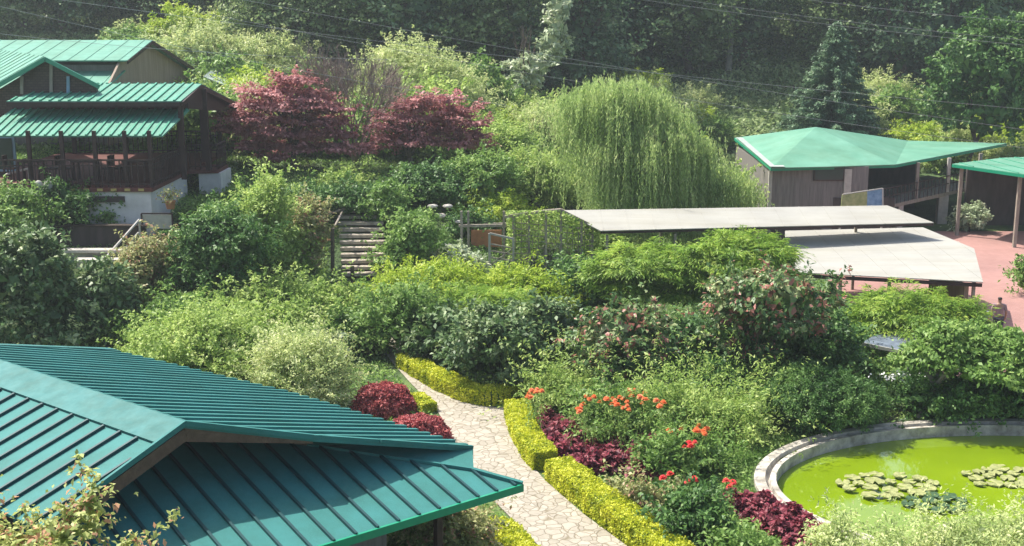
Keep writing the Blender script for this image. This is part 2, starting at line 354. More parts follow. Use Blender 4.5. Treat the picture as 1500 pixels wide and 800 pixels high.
# lobes: list of (cx,cy,cz,rx,ry,rz)
def foliage(rng, lobes, nclus, per, cr, L, W, out=.6, droop=.2, up=.8, flat=.6, inner=.35, low=-.35, rnd=.8, shoot=1.0):
    lobes = np.array(lobes, float)
    wt = (lobes[:,3]*lobes[:,4] + lobes[:,3]*lobes[:,5] + lobes[:,4]*lobes[:,5]); wt /= wt.sum()
    li = rng.choice(len(lobes), nclus*3, p=wt)
    d = norm(rng.normal(size=(nclus*3, 3))); keep = d[:,2] > low - .3*rng.random(nclus*3)
    li = li[keep][:nclus]; d = d[keep][:nclus]
    rr = 1 - .16*rng.random((len(d),1))**1.5 + .07*rng.normal(size=(len(d),1))
    cc = lobes[li,:3] + d*lobes[li,3:]*rr
    # drop clusters deep inside another lobe
    ins = np.zeros(len(cc), bool)
    for l in lobes:
        ins |= (((cc - l[:3])/l[3:])**2).sum(1) < .5
    cc = cc[~ins]; d = d[~ins]
    n = len(cc)
    off = rng.normal(size=(n, per, 3)) * .42; off[:,:,2] *= flat
    crr = cr * (.5 + 1.0*rng.random((n,1,1))**1.3)
    sd = norm(d*.7 + np.array([0,0,.55]) + rng.normal(size=(n,3))*.45); sl = shoot*cr*(.3 + 2.2*rng.random((n,1,1))**2.5); tt = rng.random((n, per, 1))
    P = (cc[:,None,:] + off*crr*(1.15 - .75*tt) + sd[:,None,:]*sl*tt*1.3 - np.array([0,0,1])*.25*sl*tt*tt).reshape(-1, 3); D = np.repeat(d, per, axis=0)
    N_ = len(P)
    o2 = norm(off.reshape(-1, 3))
    ax = norm(D*out*.6 + o2*out + rng.normal(size=(N_,3))*rnd*.7 - np.array([0,0,droop]))
    nm = norm(D*.5 + np.array([0,0,up]) + rng.normal(size=(N_,3))*rnd*.55)
    s = .65 + .7*rng.random(N_)
    Q = [leafquads(P, ax, nm, L*s, W*s)]
    # coarser inner leaves so that the crown is not hollow
    k = int(N_*inner*.25)
    if k:
        li = rng.choice(len(lobes), k, p=wt); d = norm(rng.normal(size=(k,3)))
        P = lobes[li,:3] + d*lobes[li,3:]*(.35 + .5*rng.random((k,1)))
        Q.append(leafquads(P, rng.normal(size=(k,3)), norm(d + rng.normal(size=(k,3))*.6), L*2.6*np.ones(k), W*2.8*np.ones(k)))
    Q = np.concatenate(Q)
    return Q[(Q[:,:,2].min(1) > -.05)] if len(Q) else Q

def bush_lobes(rng, w, h, d=None, n=7, base=0.0, spread=.62):
    d = d or w*.85
    L = [(0, 0, base + (h-base)*.5, w*.33, d*.33, (h-base)*.46)]
    for i in range(n):
        a = 2*math.pi*(i + rng.random()*.8)/n; r = spread*(.55 + .45*rng.random())
        s = .15 + .19*rng.random(); zz = base + (h-base)*(.22 + .50*rng.random())
        L.append((math.cos(a)*r*w*.5, math.sin(a)*r*d*.5, zz, w*s, d*s, min((h-base)*(.22+.16*rng.random()), (h - zz)*.92 + .05)))
    for i in range(max(2, n//2)):
        a = rng.random()*6.28; r = .3*rng.random()
        L.append((math.cos(a)*r*w*.5, math.sin(a)*r*d*.5, base + (h-base)*(.66+.1*rng.random()), w*.2, d*.2, (h-base)*.24))
    return L
def limbs(mb, rng, h, w, r0, base=(0,0,0), n=5, top=.6, fork=.3, lean=0):
    b = Vector(base); f = b + Vector((lean*h*.3, 0, h*fork))
    mb.tube([b, b.lerp(f, .5) + Vector((rng.normal()*.04*h, rng.normal()*.04*h, 0)), f], [r0, r0*.85, r0*.75], 8)
    for i in range(n):
        a = 2*math.pi*(i + .6*rng.random())/n
        e = Vector((math.cos(a)*w*.32 + lean*h*.5, math.sin(a)*w*.32, h*(top + .2*rng.random()))) + b
        m = f.lerp(e, .5) + Vector((0, 0, h*.06))
        mb.tube([f, m, e], [r0*.6, r0*.4, r0*.12], 6)
        for k in range(2):
            e2 = m + Vector((rng.normal()*w*.12, rng.normal()*w*.12, h*.16)); mb.tube([m, e2], [r0*.3, r0*.08], 5)

# kind: mat, leafL, leafW, cluster radius, per, density, extra
KIND = {
 'broad':  dict(mat='broad', L=.21, W=.105, cr=.42, per=30, out=.8, droop=.25, shoot=.6),
 'deep':   dict(mat='deep', L=.14, W=.075, cr=.36, per=34),
 'mid':    dict(mat='mid', L=.15, W=.07, cr=.38, per=34, rnd=.9),
 'bright': dict(mat='bright', L=.15, W=.065, cr=.38, per=32, rnd=.9, shoot=1.3),
 'lime':   dict(mat='lime', L=.15, W=.05, cr=.44, per=40, flat=.35, droop=.3, shoot=.8),
 'pale':   dict(mat='pale', L=.13, W=.05, cr=.36, per=32, rnd=1.0, shoot=1.5),
 'silver': dict(mat='silver', L=.18, W=.08, cr=.34, per=28, flat=.35, shoot=.6),
 'feather':dict(mat='feather', L=.19, W=.032, cr=.60, per=90, flat=.22, droop=.45, out=1.1, rnd=.4, shoot=.45),
 'pink':   dict(mat='pink', L=.18, W=.09, cr=.38, per=26, out=.8, droop=.3, flat=.4),
 'rose':   dict(mat='rose', L=.13, W=.07, cr=.32, per=28, shoot=1.0),
 'umbrella':dict(mat='mid', L=.15, W=.075, cr=.36, per=36, flat=.5, shoot=.25),
 'airy':   dict(mat='bright', L=.15, W=.05, cr=.30, per=26, rnd=.8, shoot=3.2, flat=.8),
 'rosy':   dict(mat='rosy', L=.13, W=.07, cr=.32, per=28, shoot=1.2),
 'cypress':dict(mat='deep', L=.10, W=.035, cr=.22, per=50, flat=.8, out=1.2, rnd=.4, shoot=.1),
 'maple':  dict(mat='maple', L=.18, W=.095, cr=.55, per=40, flat=.14, droop=.1, out=.9, up=1.4, shoot=.6),
}
def shape_bush(name, part, kind, w, h, loc, label, cat='shrub', seed=None, dens=1.0, d=None, lobes=None, trunk=None, group=None, ls=1.0, base=0.02, n=7, rz=0):
    k = dict(KIND[kind]); rng = np.random.default_rng(seed if seed is not None else abs(hash_(label)) % 99999)
    mat = M[k.pop('mat')]; L = k.pop('L')*ls; W = k.pop('W')*ls; cr = k.pop('cr')*(.6+.4*ls); per = k.pop('per')
    root = thing(name, loc, label, cat, group, rz)
    lobes = lobes or bush_lobes(rng, w, h, d, n, base*h)
    A = np.array(lobes); area = (4*math.pi*((A[:,3]*A[:,4])**1.6/3 + (A[:,3]*A[:,5])**1.6/3 + (A[:,4]*A[:,5])**1.6/3)**(1/1.6)).sum()*.5
    nleaf = min(int(area*2.7*dens/(L*W*.5)), 70000)
    nclus = max(12, nleaf//per)
    quads(part, foliage(rng, lobes, nclus, per, cr, L, W, **k), mat, root)
    mb = MB(); t = trunk or dict(r=.03 + .012*h, n=5)
    limbs(mb, rng, h, w, t.get('r', .06), n=t.get('n', 5), fork=t.get('fork', .2), top=t.get('top', .45), lean=t.get('lean', 0))
    mb2 = mb.build('trunk' if 'tree' in name or 'maple' in name else 'stem', M[t.get('mat', 'bark')]); mb2.parent = root
    return root
def hash_(s):
    h = 5381
    for c in s: h = (h*33 + ord(c)) & 0x7fffffff
    return h
def plant(cx, by, ty, wpx, kind, label, name='garden_shrub', part='foliage', cat='shrub', **kw):
    p = ground(cx, by); D = p.y*CP + (CAM_H - p.z)*SP
    return shape_bush(name, part, kind, wpx*D/FPX, (by-ty)*D/FPX/.98, (p.x, p.y, p.z - .03), label, cat, **kw)

# ================================================================= TERRAIN
def grid_terrain():
    xs = np.concatenate([np.arange(-90, -30, 4), np.arange(-30, 32, .5), np.arange(32, 92, 4)]); ys = np.concatenate([np.arange(-30, 18, 4), np.arange(18, 100, .5), np.arange(100, 264, 5)])
    X, Y = np.meshgrid(xs, ys); Z = terr(X.ravel(), Y.ravel()).reshape(X.shape)
    v = np.stack([X, Y, Z], -1).reshape(-1, 3)
    # scoop the pond out
    e = ((v[:,0]-PC[0])/(PA-.45))**2 + ((v[:,1]-PC[1])/(PB-.45))**2
    v[e < 1.0, 2] = -.9
    nx = len(xs); f = [(j*nx+i, j*nx+i+1, (j+1)*nx+i+1, (j+1)*nx+i) for j in range(len(ys)-1) for i in range(nx-1)]
    me = bpy.data.meshes.new('ground'); me.from_pydata(v.tolist(), [], f); me.materials.append(M['ground'])
    me.polygons.foreach_set('use_smooth', [True]*len(f)); me.update()
    o = bpy.data.objects.new('ground', me); C.objects.link(o); tag(o, kind='structure')
PC = (13.0, 27.2); PA, PB = 7.25, 4.95
grid_terrain()

# path
PL = [(548,505),(572,530),(600,560),(640,600),(662,640),(692,690),(725,735),(755,765),(790,800),(840,850),(900,930)]
PR = [(585,505),(606,530),(648,566),(700,590),(742,612),(752,650),(799,704),(855,753),(930,808),(1005,855),(1060,930)]
mb = MB()
def dens_(a, m=6):
    out = []
    for i in range(len(a)-1):
        for q in range(m): out.append((a[i][0]+(a[i+1][0]-a[i][0])*q/m, a[i][1]+(a[i+1][1]-a[i][1])*q/m))
    return out + [a[-1]]
la, ra = dens_(PL), dens_(PR)
for i in range(len(la)-1):
    q = [at(*la[i], .035), at(*ra[i], .035), at(*ra[i+1], .035), at(*la[i+1], .035)]
    q = [Vector((p.x, p.y, max(.035, gz(p.x, p.y) + .035))) for p in q]
    mb.face(q[::-1])
q = [at(700,590,.03), at(742,612,.03), at(768,590,.03), at(735,578,.03)]; mb.face(q)
tag(mb.build('path', M['flag']), kind='structure')
# red paved court
mb = MB(); pts = [(13.2,36.2,.012),(40,36.2,.012),(40,62,.012),(13.2,62,.012)]
mb.slab(pts, .1); tag(mb.build('courtyard_paving', M['court']), kind='structure')
for o in bpy.data.objects:
    if o.name == 'courtyard_paving': o.location.z = .0

# ================================================================= POND
def ring(a0, b0, a1, b1, z0, z1, n=96, mi=0, mb=None):
    for i in range(n):
        t0, t1 = 2*math.pi*i/n, 2*math.pi*(i+1)/n
        P = lambda a, b, z, t: (PC[0]+a*math.cos(t), PC[1]+b*math.sin(t), z)
        mb.face([P(a0,b0,z0,t0), P(a0,b0,z0,t1), P(a1,b1,z1,t1), P(a1,b1,z1,t0)], mi)
basin = thing('pond_basin', (PC[0], PC[1], 0), 'oval pale concrete pond basin with stepped double rim', 'pond basin')
mb = MB()
prof = [(.02,-.5),(0,.09),(-.26,.10),(-.28,-.03),(-.36,-.05),(-.38,.06),(-.52,.07),(-.54,-.8)]
for (d0,z0),(d1,z1) in zip(prof, prof[1:]): ring(PA+d0, PB+d0, PA+d1, PB+d1, z0, z1, 120, 0, mb)
M['pondstone'] = plain('pond rim stone', (.30,.27,.22), .9, .4, 2.6, col2=(.68,.63,.54), bump=.4)
mb.build('rim', M['pondstone'], basin)
mb = MB()
for i in range(96):
    t0, t1 = 2*math.pi*i/96, 2*math.pi*(i+1)/96
    mb.face([(PC[0],PC[1],-.13), (PC[0]+(PA-.5)*math.cos(t0), PC[1]+(PB-.5)*math.sin(t0), -.22), (PC[0]+(PA-.5)*math.cos(t1), PC[1]+(PB-.5)*math.sin(t1), -.22)])
tag(mb.build('pond_water', M['water']), kind='structure')

# ================================================================= ROOF HELPERS
def clip_line(poly2, s):
    xs = []
    for i in range(len(poly2)):
        (a0, b0), (a1, b1) = poly2[i], poly2[(i+1) % len(poly2)]
        if (b0 - s)*(b1 - s) < 0: xs.append(a0 + (a1-a0)*(s-b0)/(b1-b0))
    return sorted(xs)
def roof_panel(name, poly, down, parent, mats, spacing=.42, rw=.05, rh=.045, thick=.06, skip=0.0, phase=.5):
    poly = [Vector(p) for p in poly]; n = (poly[1]-poly[0]).cross(poly[2]-poly[0]).normalized()
    if n.z < 0: n = -n
    u = (Vector(down) - n*Vector(down).dot(n)).normalized(); v = n.cross(u)
    mb = MB(); mb.slab(poly, thick, 0, n)
    O = poly[0]; p2 = [((p-O).dot(u), (p-O).dot(v)) for p in poly]
    lo, hi = min(p[1] for p in p2), max(p[1] for p in p2); s = lo + spacing*phase
    while s < hi:
        xs = clip_line(p2, s)
        for a, b in zip(xs[::2], xs[1::2]):
            if b - a > .1:
                A = O + u*(a+skip) + v*s + n*(rh/2+.002); B = O + u*b + v*s + n*(rh/2+.002)
                d = (B-A).normalized(); bb = len(mb.v)
                for P in (A, B):
                    for x, y in ((-1,-1),(1,-1),(1,1),(-1,1)): mb.v.append(tuple(P + v*x*rw/2 + n*y*rh/2))
                for f in ((0,3,2,1),(4,5,6,7),(0,1,5,4),(1,2,6,5),(2,3,7,6),(3,0,4,7)): mb.f.append(tuple(bb+i for i in f)); mb.m.append(1)
        s += spacing
    return mb.build(name, mats, parent)

# ================================================================= FOREGROUND BUILDING
A = at(765, 710, 2.6); B = at(470, 800, 2.6); e = (B-A); e.z = 0; e.normalize()
inn = Vector((e.y, -e.x, 0));
if inn.y < 0: inn = -inn
hs = .226; hipn = Vector((-inn.x*hs, -inn.y*hs, 1)).normalized()
zr = 4.35
R2 = at(270, 622, zr); R1 = at(0, 532, zr); rd = (R1-R2).normalized(); R0 = R2 + rd*14
F1 = at(692, 657, 2.9)
fn = (R0-R2).cross(F1-R2).normalized(); fn = fn if fn.z > 0 else -fn
side = Vector((rd.y, -rd.x, 0)); side = side if side.dot(F1-R2) > 0 else -side      # towards the far slope
fslope = (zr - F1.z)/abs((F1-R2).dot(side))
ln = Vector((-side.x*fslope, -side.y*fslope, 1)).normalized()
fb = thing('green_roofed_house', (A.x-3.5, A.y+1, 0), 'nearest house with big teal ribbed metal roof and rib shadow lines painted dark', 'house')
RM = [M['teal'], M['ribshade']]
farp = [R2, on_plane(458,642,R2,fn), on_plane(692,657,R2,fn), on_plane(430,578,R2,fn), on_plane(165,515,R2,fn), on_plane(0,508,R2,fn), on_plane(-260,500,R2,fn)]
Rleft = R2 + rd*((farp[-1]-R2).dot(rd)); farp.append(Rleft)
M['tealfar'] = M['teal']
roof_panel('far_roof_slope', farp, side - Vector((0,0,fslope)), fb, [M['teal'], M['teal']], spacing=.34, rw=.09, rh=.06)
# near (left) slope
leftp = [R2, on_plane(155,706,R2,ln), on_plane(40,790,R2,ln)]
q = leftp[-1]; ew = (q-R2).dot(-side); base_e = R2 + (-side)*ew + Vector((0,0,-fslope*ew))
leftp = [R2, on_plane(155,706,R2,ln), on_plane(60,776,R2,ln)]
q = leftp[-1]; leftp += [q + rd*16, Rleft + rd*2]
# keep the last pair parallel to the ridge
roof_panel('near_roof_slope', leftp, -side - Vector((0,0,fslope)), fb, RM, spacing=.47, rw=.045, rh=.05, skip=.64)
# ridge cap
def cap(a, b, n1, n2, s1, s2, w1, w2, name, mat, lift=.05):
    mb = MB(); up = Vector((0,0,lift))
    a1 = a + s1*w1 + n1*lift; b1 = b + s1*w1 + n1*lift; a2 = a + s2*w2 + n2*lift; b2 = b + s2*w2 + n2*lift
    mb.slab([a+up*1.3, b+up*1.3, b1, a1], .03); mb.slab([a2, b2, b+up*1.3, a+up*1.3], .03)
    return mb.build(name, mat, fb)
d1 = (-side - Vector((0,0,fslope))).normalized(); d2 = (side - Vector((0,0,fslope))).normalized()
cap(R2 - rd*.04, Rleft, ln, fn, d1, d2, .62, .12, 'ridge_cap', M['tealcap'])
# hip plane
A0 = A; Bx = A + e*13.0
# back edge of hip plane hidden under the upper slopes
tw = on_plane(458,650,A,hipn)
a_in = A + inn*4.3 + Vector((0,0,hs*4.3)) + e*4.9
hipp = [A, tw, on_plane(300,632,A,hipn), on_plane(150,700,A,hipn), on_plane(60,790,A,hipn), on_plane(60,900,A,hipn), Bx]
hipp = [A, on_plane(692,690,A,hipn), on_plane(458,654,A,hipn), on_plane(300,634,A,hipn), on_plane(185,655,A,hipn) , on_plane(20,760,A,hipn), Bx]
Bx = A + e*((hipp[5]-A).dot(e)); hipp[-1] = Bx
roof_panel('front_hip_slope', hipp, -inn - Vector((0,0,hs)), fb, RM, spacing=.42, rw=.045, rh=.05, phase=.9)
# hip flashing along the far slope edge: an upstanding teal strip
h0 = on_plane(452,641,R2,fn); h1 = on_plane(692,657,R2,fn)
g0 = on_plane(450,653,A,hipn); g1 = on_plane(694,690,A,hipn)
mb = MB(); k0 = on_plane(692,657,R2,fn)
mb.face([h0+Vector((0,0,.02)), h1+Vector((0,0,.02)), g1+Vector((0,0,.012)), g0+Vector((0,0,.012))]); mb.beam(g0+Vector((0,0,.03)), g1+Vector((0,0,.03)), .05, .05)
mb.beam(h0+Vector((0,0,.03)), h1+Vector((0,0,.03)), .07, .06)
mb.build('hip_flashing', M['tealcap2'] if 'tealcap2' in M else M['teal'], fb)
mb = MB(); mb.beam(on_plane(692,690,A,hipn)+hipn*.03, A+hipn*.03, .09, .06); mb.build('hip_cap', M['teal'], fb)
# rake boards under the gablet
def under(p, dz): return p + Vector((0, 0, -dz))
mb = MB(); outw = -rd
L0, L1 = R2, leftp[1]; L2 = leftp[2]; F0 = farp[1]
mb.beam(under(L0,.17)+outw*.0, under(L2,.17), .04, .22); mb.slab([L0+Vector((0,0,-.05)), F0+Vector((0,0,-.03)), F0+Vector((0,0,-.10)), L0+Vector((0,0,-.30))], .04, n=(-rd).normalized())
mb.beam(under(R2,.2), under(R2,.2) + rd*3, .12, .2)
mb.build('rake_board', M['brownwood'], fb)
mb = MB(); mb.beam(L0+Vector((0,0,.03))+outw*.02, L2+Vector((0,0,.03))+outw*.02, .05, .09); mb.beam(L0+Vector((0,0,.03))+outw*.02, F0+Vector((0,0,.03))+outw*.02, .05, .09)
mb.build('rake_trim', M['teal'], fb)
mb = MB(); E0, E1 = A + Vector((0,0,-.05)), Bx + Vector((0,0,-.05)); mb.beam(E0-inn*.02, E1-inn*.02, .05, .14); mb.build('eave_trim', M['greentrim'], fb)
mb = MB(); Fe = farp[4]; mb.beam(farp[2]+Vector((0,0,-.08)), Fe+Vector((0,0,-.08)), .05, .12); mb.beam(Fe+Vector((0,0,.05)), farp[6]+Vector((0,0,.05)), .3, .05); mb.build('far_eave_trim', M['tealcap'], fb)
for s in (1.35, 3.9, 6.6, 9.3):
    p = A + e*s + inn*.75; mb = MB(); mb.box((p.x,p.y,1.3), (.13,.13,2.6), math.atan2(e.y,e.x)); mb.build('post', M['darkwood'], fb, bevel=.01)
mb = MB(); p0 = A + inn*.75 + e*.8; p1 = A + inn*.75 + e*12; mb.beam(p0+Vector((0,0,.02)), p1+Vector((0,0,.02)), .1, .16); mb.build('eave_beam', M['darkwood'], fb)
mb = MB(); p0 = A + inn*2.2 + e*1.6; p1 = A + inn*2.2 + e*12; p2 = p1 + inn*6; p3 = p0 + inn*6
for a_, b_ in ((p0,p1),(p1,p2),(p2,p3),(p3,p0)):
    mb.beam((a_.x,a_.y,1.3), (b_.x,b_.y,1.3), .15, 2.6)
mb.build('wall', M['planks'], fb)
mb = MB(); p0 = A + inn*.8 + e*1.4; p1 = A + inn*.8 + e*10
for z in (.45,.9): mb.beam((p0.x,p0.y,z), (p1.x,p1.y,z), .05, .07)
mb.build('veranda_rail', M['darkwood'], fb)

# ================================================================= LEFT PAVILION
pv = thing('open_pavilion', (-17, 47, 3.7), 'open dark timber dining pavilion with two-tier mint green roof and railed deck', 'pavilion')
RMm = [M['mint'], M['mintdark']]
zA = 7.72; xR = -12.35
xL = -19.6
def V(*a): return Vector(a)
E1 = V(xR-.1, 46.5, 7.72); Rr = V(xR, 49.4, 8.2); Bk = V(xR, 57.0, 6.75)
roof_panel('upper_front_roof', [V(-19.0,46.5,7.72), E1, Rr, V(-18.1,49.4,8.2)], (0,-1,-.16), pv, RMm, spacing=.36, rw=.07, rh=.05)
roof_panel('upper_rear_roof', [V(-18.1,49.4,8.19), Rr-V(0,0,.01), Bk, V(-18.1,57.0,6.75)], (0,1,-.18), pv, RMm, spacing=.36, rw=.07, rh=.05)
roof_panel('lower_front_roof', [V(-19.6,44.9,6.58), V(-12.75,44.9,6.58), V(-12.45,47.7,7.32), V(-19.3,47.7,7.32)], (0,-1,-.26), pv, RMm, spacing=.30, rw=.07, rh=.05)
mb = MB(); mb.beam(V(-19,46.5,7.6), V(xR-.1,46.5,7.6), .05, .16); mb.beam(V(xR-.02,46.5,7.62), V(xR-.02,49.4,8.08), .05, .16); mb.beam(V(xR-.02,49.4,8.08), V(xR-.02,57,6.62), .05, .18)
mb.build('fascia', M['darkwood'], pv)
mb = MB(); mb.slab([V(-19.3,47.75,7.7), V(-12.5,47.75,7.7), V(-12.5,47.8,7.2), V(-19.3,47.8,7.2)], .04); mb.build('clerestory_board', M['darkwood'], pv)
mb = MB(); mb.face([V(xR-.25,46.7,7.68), V(xR-.25,49.4,8.12), V(xR-.25,56.6,6.75), V(xR-.25,56.6,6.5), V(xR-.25,46.7,7.45)]); mb.build('gable_board', M['darkwood'], pv)
# deck
dz = 4.72
mb = MB(); mb.slab([V(-20.6,44.4,dz), V(-13.1,44.4,dz), V(-13.1,49.5,dz), V(-11.95,49.7,dz), V(-11.95,51.5,dz), V(-13.1,51.6,dz), V(-13.1,56,dz), V(-20.6,56,dz)], .14); mb.build('deck', M['redtile'], pv)
for i in range(9): mb = MB(); mb.box((-17.5+i*.5, 44.38, dz-.06), (.2,.03,.09)); mb.build('edge_tile', M['yellowtile'], pv)
mb = MB(); mb.slab([V(-20.5,44.5,dz-.142), V(-13.2,44.5,dz-.142), V(-13.2,49.6,dz-.142), V(-20.5,49.6,dz-.142)], 1.9); mb.build('base_wall', M['whitewall'], pv)
mb = MB(); mb.box((-15.1,44.48,dz-.42), (1.9,.06,.22)); mb.build('vent', M['rust'], pv)
mb = MB(); mb.slab([V(-12.75,49.72,dz-.142), V(-11.85,49.72,dz-.142), V(-11.85,51.6,dz-.142), V(-12.75,51.6,dz-.142)], 2.0); mb.build('side_wall', M['whitewall'], pv)
px_ = [-18.9,-17.6,-16.4,-15.2,-14.1,-13.2]
for x in px_:
    mb = MB(); mb.box((x,44.75,dz+1.0), (.13,.13,2.1)); mb.build('post', M['darkwood'], pv)
for x, y, t in ((-12.55,46.8,7.7),(-12.3,49.6,8.0),(-13.2,52.6,7.3),(-13.2,55.6,6.9),(-15,55.6,6.9),(-17.5,55.6,6.9),(-19.8,55.6,6.9)):
    mb = MB(); mb.box((x,y,(dz+t)/2), (.17,.17,t-dz)); mb.build('post', M['darkwood'], pv)
def railing(a, b, z, parent, h=1.0, sp=.22, mat='darkwood', bw=.035):
    mb = MB(); a = V(a[0],a[1],z); b = V(b[0],b[1],z); u = V(0,0,1)
    mb.beam(a+u*h, b+u*h, .06, .06); mb.beam(a+u*.12, b+u*.12, .04, .05); mb.beam(a+u*h*.8, b+u*h*.8, .03, .04)
    n = max(2, int((b-a).length/sp))
    for i in range(n+1):
        p = a.lerp(b, i/n); mb.box((p.x,p.y,z+h/2), (bw,bw,h))
    return mb.build('railing', M[mat], parent)
railing((-19.6,44.6),(-13.2,44.6), dz, pv); railing((-13.15,44.6),(-13.15,49.5), dz, pv); railing((-13.1,49.8),(-12,49.8), dz, pv); railing((-12,49.8),(-12,51.4), dz, pv)
railing((-19.6,55.7),(-13.2,55.7), dz, pv)
# tables and chairs on the deck
def dining_table(x, y, label):
    t = thing('dining_table', (x,y,dz), label, 'table', 'dining tables on the pavilion deck')
    m = MB(); m.box((x,y,dz+.74), (.9,.7,.05)); m.build('tabletop', M['darkwood'], t)
    for sx in (-.38,.38):
        for sy in (-.28,.28):
            m = MB(); m.box((x+sx,y+sy,dz+.36), (.06,.06,.72)); m.build('leg', M['darkwood'], t)
def chair(x, y, rz, label):
    t = thing('dining_chair', (x,y,dz), label, 'chair', 'chairs on the pavilion deck', rz)
    def loc(a, b): return (x + a*math.cos(rz) - b*math.sin(rz), y + a*math.sin(rz) + b*math.cos(rz))
    m = MB(); m.box((*loc(0,0),dz+.45), (.42,.42,.05), rz); m.build('seat', M['darkwood'], t)
    m = MB(); m.box((*loc(0,.2),dz+.75), (.42,.04,.4), rz); m.build('backrest', M['darkwood'], t)
    for sx in (-.18,.18):
        for sy in (-.18,.18):
            m = MB(); m.box((*loc(sx,sy),dz+.22), (.04,.04,.44), rz); m.build('leg', M['darkwood'], t)
names = ['left end', 'middle', 'right end']
for i, x in enumerate((-18.3,-16.2,-14.3)):
    dining_table(x, 46.6, 'dark wooden dining table near the %s of the pavilion deck' % names[i])
    chair(x-.8, 46.6, R(90), 'dark dining chair left of the table at the %s of the deck' % names[i])
    chair(x+.8, 46.6, R(-90), 'dark dining chair right of the table at the %s of the deck' % names[i])

# rear hall
hl = thing('gabled_hall', (-24, 66, 5), 'long hall with mint green roof and pale plywood gable behind the pavilion', 'hall')
gx = -18.0
roof_panel('front_roof', [V(-42,58.3,8.78), V(gx,58.3,8.78), V(gx,62.6,9.62), V(-42,62.6,9.62)], (0,-1,-.2), hl, [M['mint'], M['mint']], spacing=.8, rw=.05, rh=.02)
roof_panel('rear_roof', [V(-42,62.6,9.60), V(gx,62.6,9.60), V(gx,73.0,7.35), V(-42,73.0,7.35)], (0,1,-.2), hl, [M['mint'], M['mint']], spacing=.8, rw=.05, rh=.02)
roof_panel('lean_to_roof', [V(-24,56.2,7.55), V(gx-.45,56.2,7.55), V(gx-.3,58.9,8.3), V(-24,58.9,8.3)], (0,-1,-.3), hl, [M['mint'], M['mint']], spacing=.8, rw=.05, rh=.02)
mb = MB(); mb.slab([V(gx-.45,56.4,7.5), V(gx-.4,58.5,8.70), V(gx-.4,62.6,9.5), V(gx-.4,72.6,7.3), V(gx-.4,72.6,5), V(gx-.45,56.4,5)], .1, n=V(1,0,0)); mb.build('gable_wall', M['paleboard'], hl)
mb = MB(); mb.box((-30,58.9,6.55), (23,.15,4)); mb.build('front_wall', M['planks'], hl)
mb = MB(); mb.beam(V(gx,58.3,8.68), V(gx,62.6,9.5), .06, .14); mb.beam(V(gx,62.6,9.5), V(gx,73,7.25), .06, .18); mb.build('rake_board', M['darkwood'], hl)
# pale tin roof just beyond
mb = MB(); ts = thing('small_tin_shed', (-17.5,74,6), 'small shed with rusty pale green tin roof between hall and red maple', 'shed')
roof_panel('roof', [atY(298,112,66), atY(318,98,70), atY(372,122,72), atY(352,134,66)], (.6,-.4,-.3), ts, [M['palemint'], M['palemint']], spacing=.3, rw=.12, rh=.03)
mb.box((-17.2,69.5,6.1), (1.6,3,2.2)); mb.build('wall', M['planks'], ts)

# left cabin with stone gable
cb = thing('stone_gabled_cabin', (-20,50,3.8), 'brown stone cabin with mint green gable roof left of the pavilion', 'cabin')
pk = atY(66,83,47.5); re = atY(146,124,47.5); le = atY(-40,143,47.5)
bk = V(-5.5,9,.0)
roof_panel('left_roof', [pk, le, le+bk, pk+bk], le-pk, cb, [M['mint'], M['mint']], spacing=.8, rw=.05, rh=.02)
roof_panel('right_roof', [pk+V(0,0,-.01), re, re+bk, pk+bk+V(0,0,-.01)], re-pk, cb, [M['mint'], M['mint']], spacing=.8, rw=.05, rh=.02)
yb = .35
mb = MB(); mb.slab([pk+V(0,yb,-.12), re+V(-.25,yb,-.1), V(re.x-.25,re.y+yb,7.15), V(-19.75,47.85,7.15), V(-19.75,47.85,3.5), V(le.x,47.85,3.5), le+V(.2,yb,-.1)], .2, n=V(0,-1,0)); mb.build('wall', M['stonewall'], cb)
mb = MB(); mb.beam(pk+V(0,-.02,-.09), re+V(0,-.02,-.09), .06, .16); mb.beam(pk+V(0,-.02,-.09), le+V(0,-.02,-.09), .06, .16); mb.build('bargeboard', M['mintdark'], cb)
for px in (32, 75, 100):
    a_ = atY(px, 112 if px != 75 else 92, 47.8); b_ = atY(px, 138, 47.8); m = MB(); m.beam(a_, b_, .12, .06); m.build('batten', M['greywood'] if px < 90 else M['blue'], cb)
wf = MB(); c0 = atY(6, 225, 47.75); wf.box((c0.x,47.78,c0.z), (.9,.1,1.4)); w1 = wf.build('window', M['blue'], cb); g = MB(); g.box((c0.x,47.7,c0.z), (.7,.04,1.2)); g.build('pane', M['glassd'], w1)
mb = MB(); a_ = atY(8,256,46.6); b_ = atY(42,247,46.6); mb.tube([a_, b_], .04); mb.tube([a_, a_-V(0,0,1)], .04); mb.tube([b_, b_-V(0,0,1)], .04)
tag(mb.build('handrail', M['metal']), 'short pale handrail in front of the stone cabin', 'handrail')
# two white garden pillars
for i, px in enumerate((57, 71)):
    p = atY(px, 276, 43.9); m = MB(); b0 = p - V(0,0,.75); h = .95
    m.tube([b0, b0+V(0,0,.25), b0+V(0,0,.5), b0+V(0,0,.62), b0+V(0,0,.72), b0+V(0,0,.86), b0+V(0,0,.98), b0+V(0,0,1.04)], [.17,.15,.11,.08,.13,.16,.12,.04], 12)
    tag(m.build('garden_statue', M['white'], smooth=True), ['left of two small white statues below the stone cabin', 'right of two small white statues, nearer the pavilion base wall'][i], 'statue', 'white statues by the cabin')

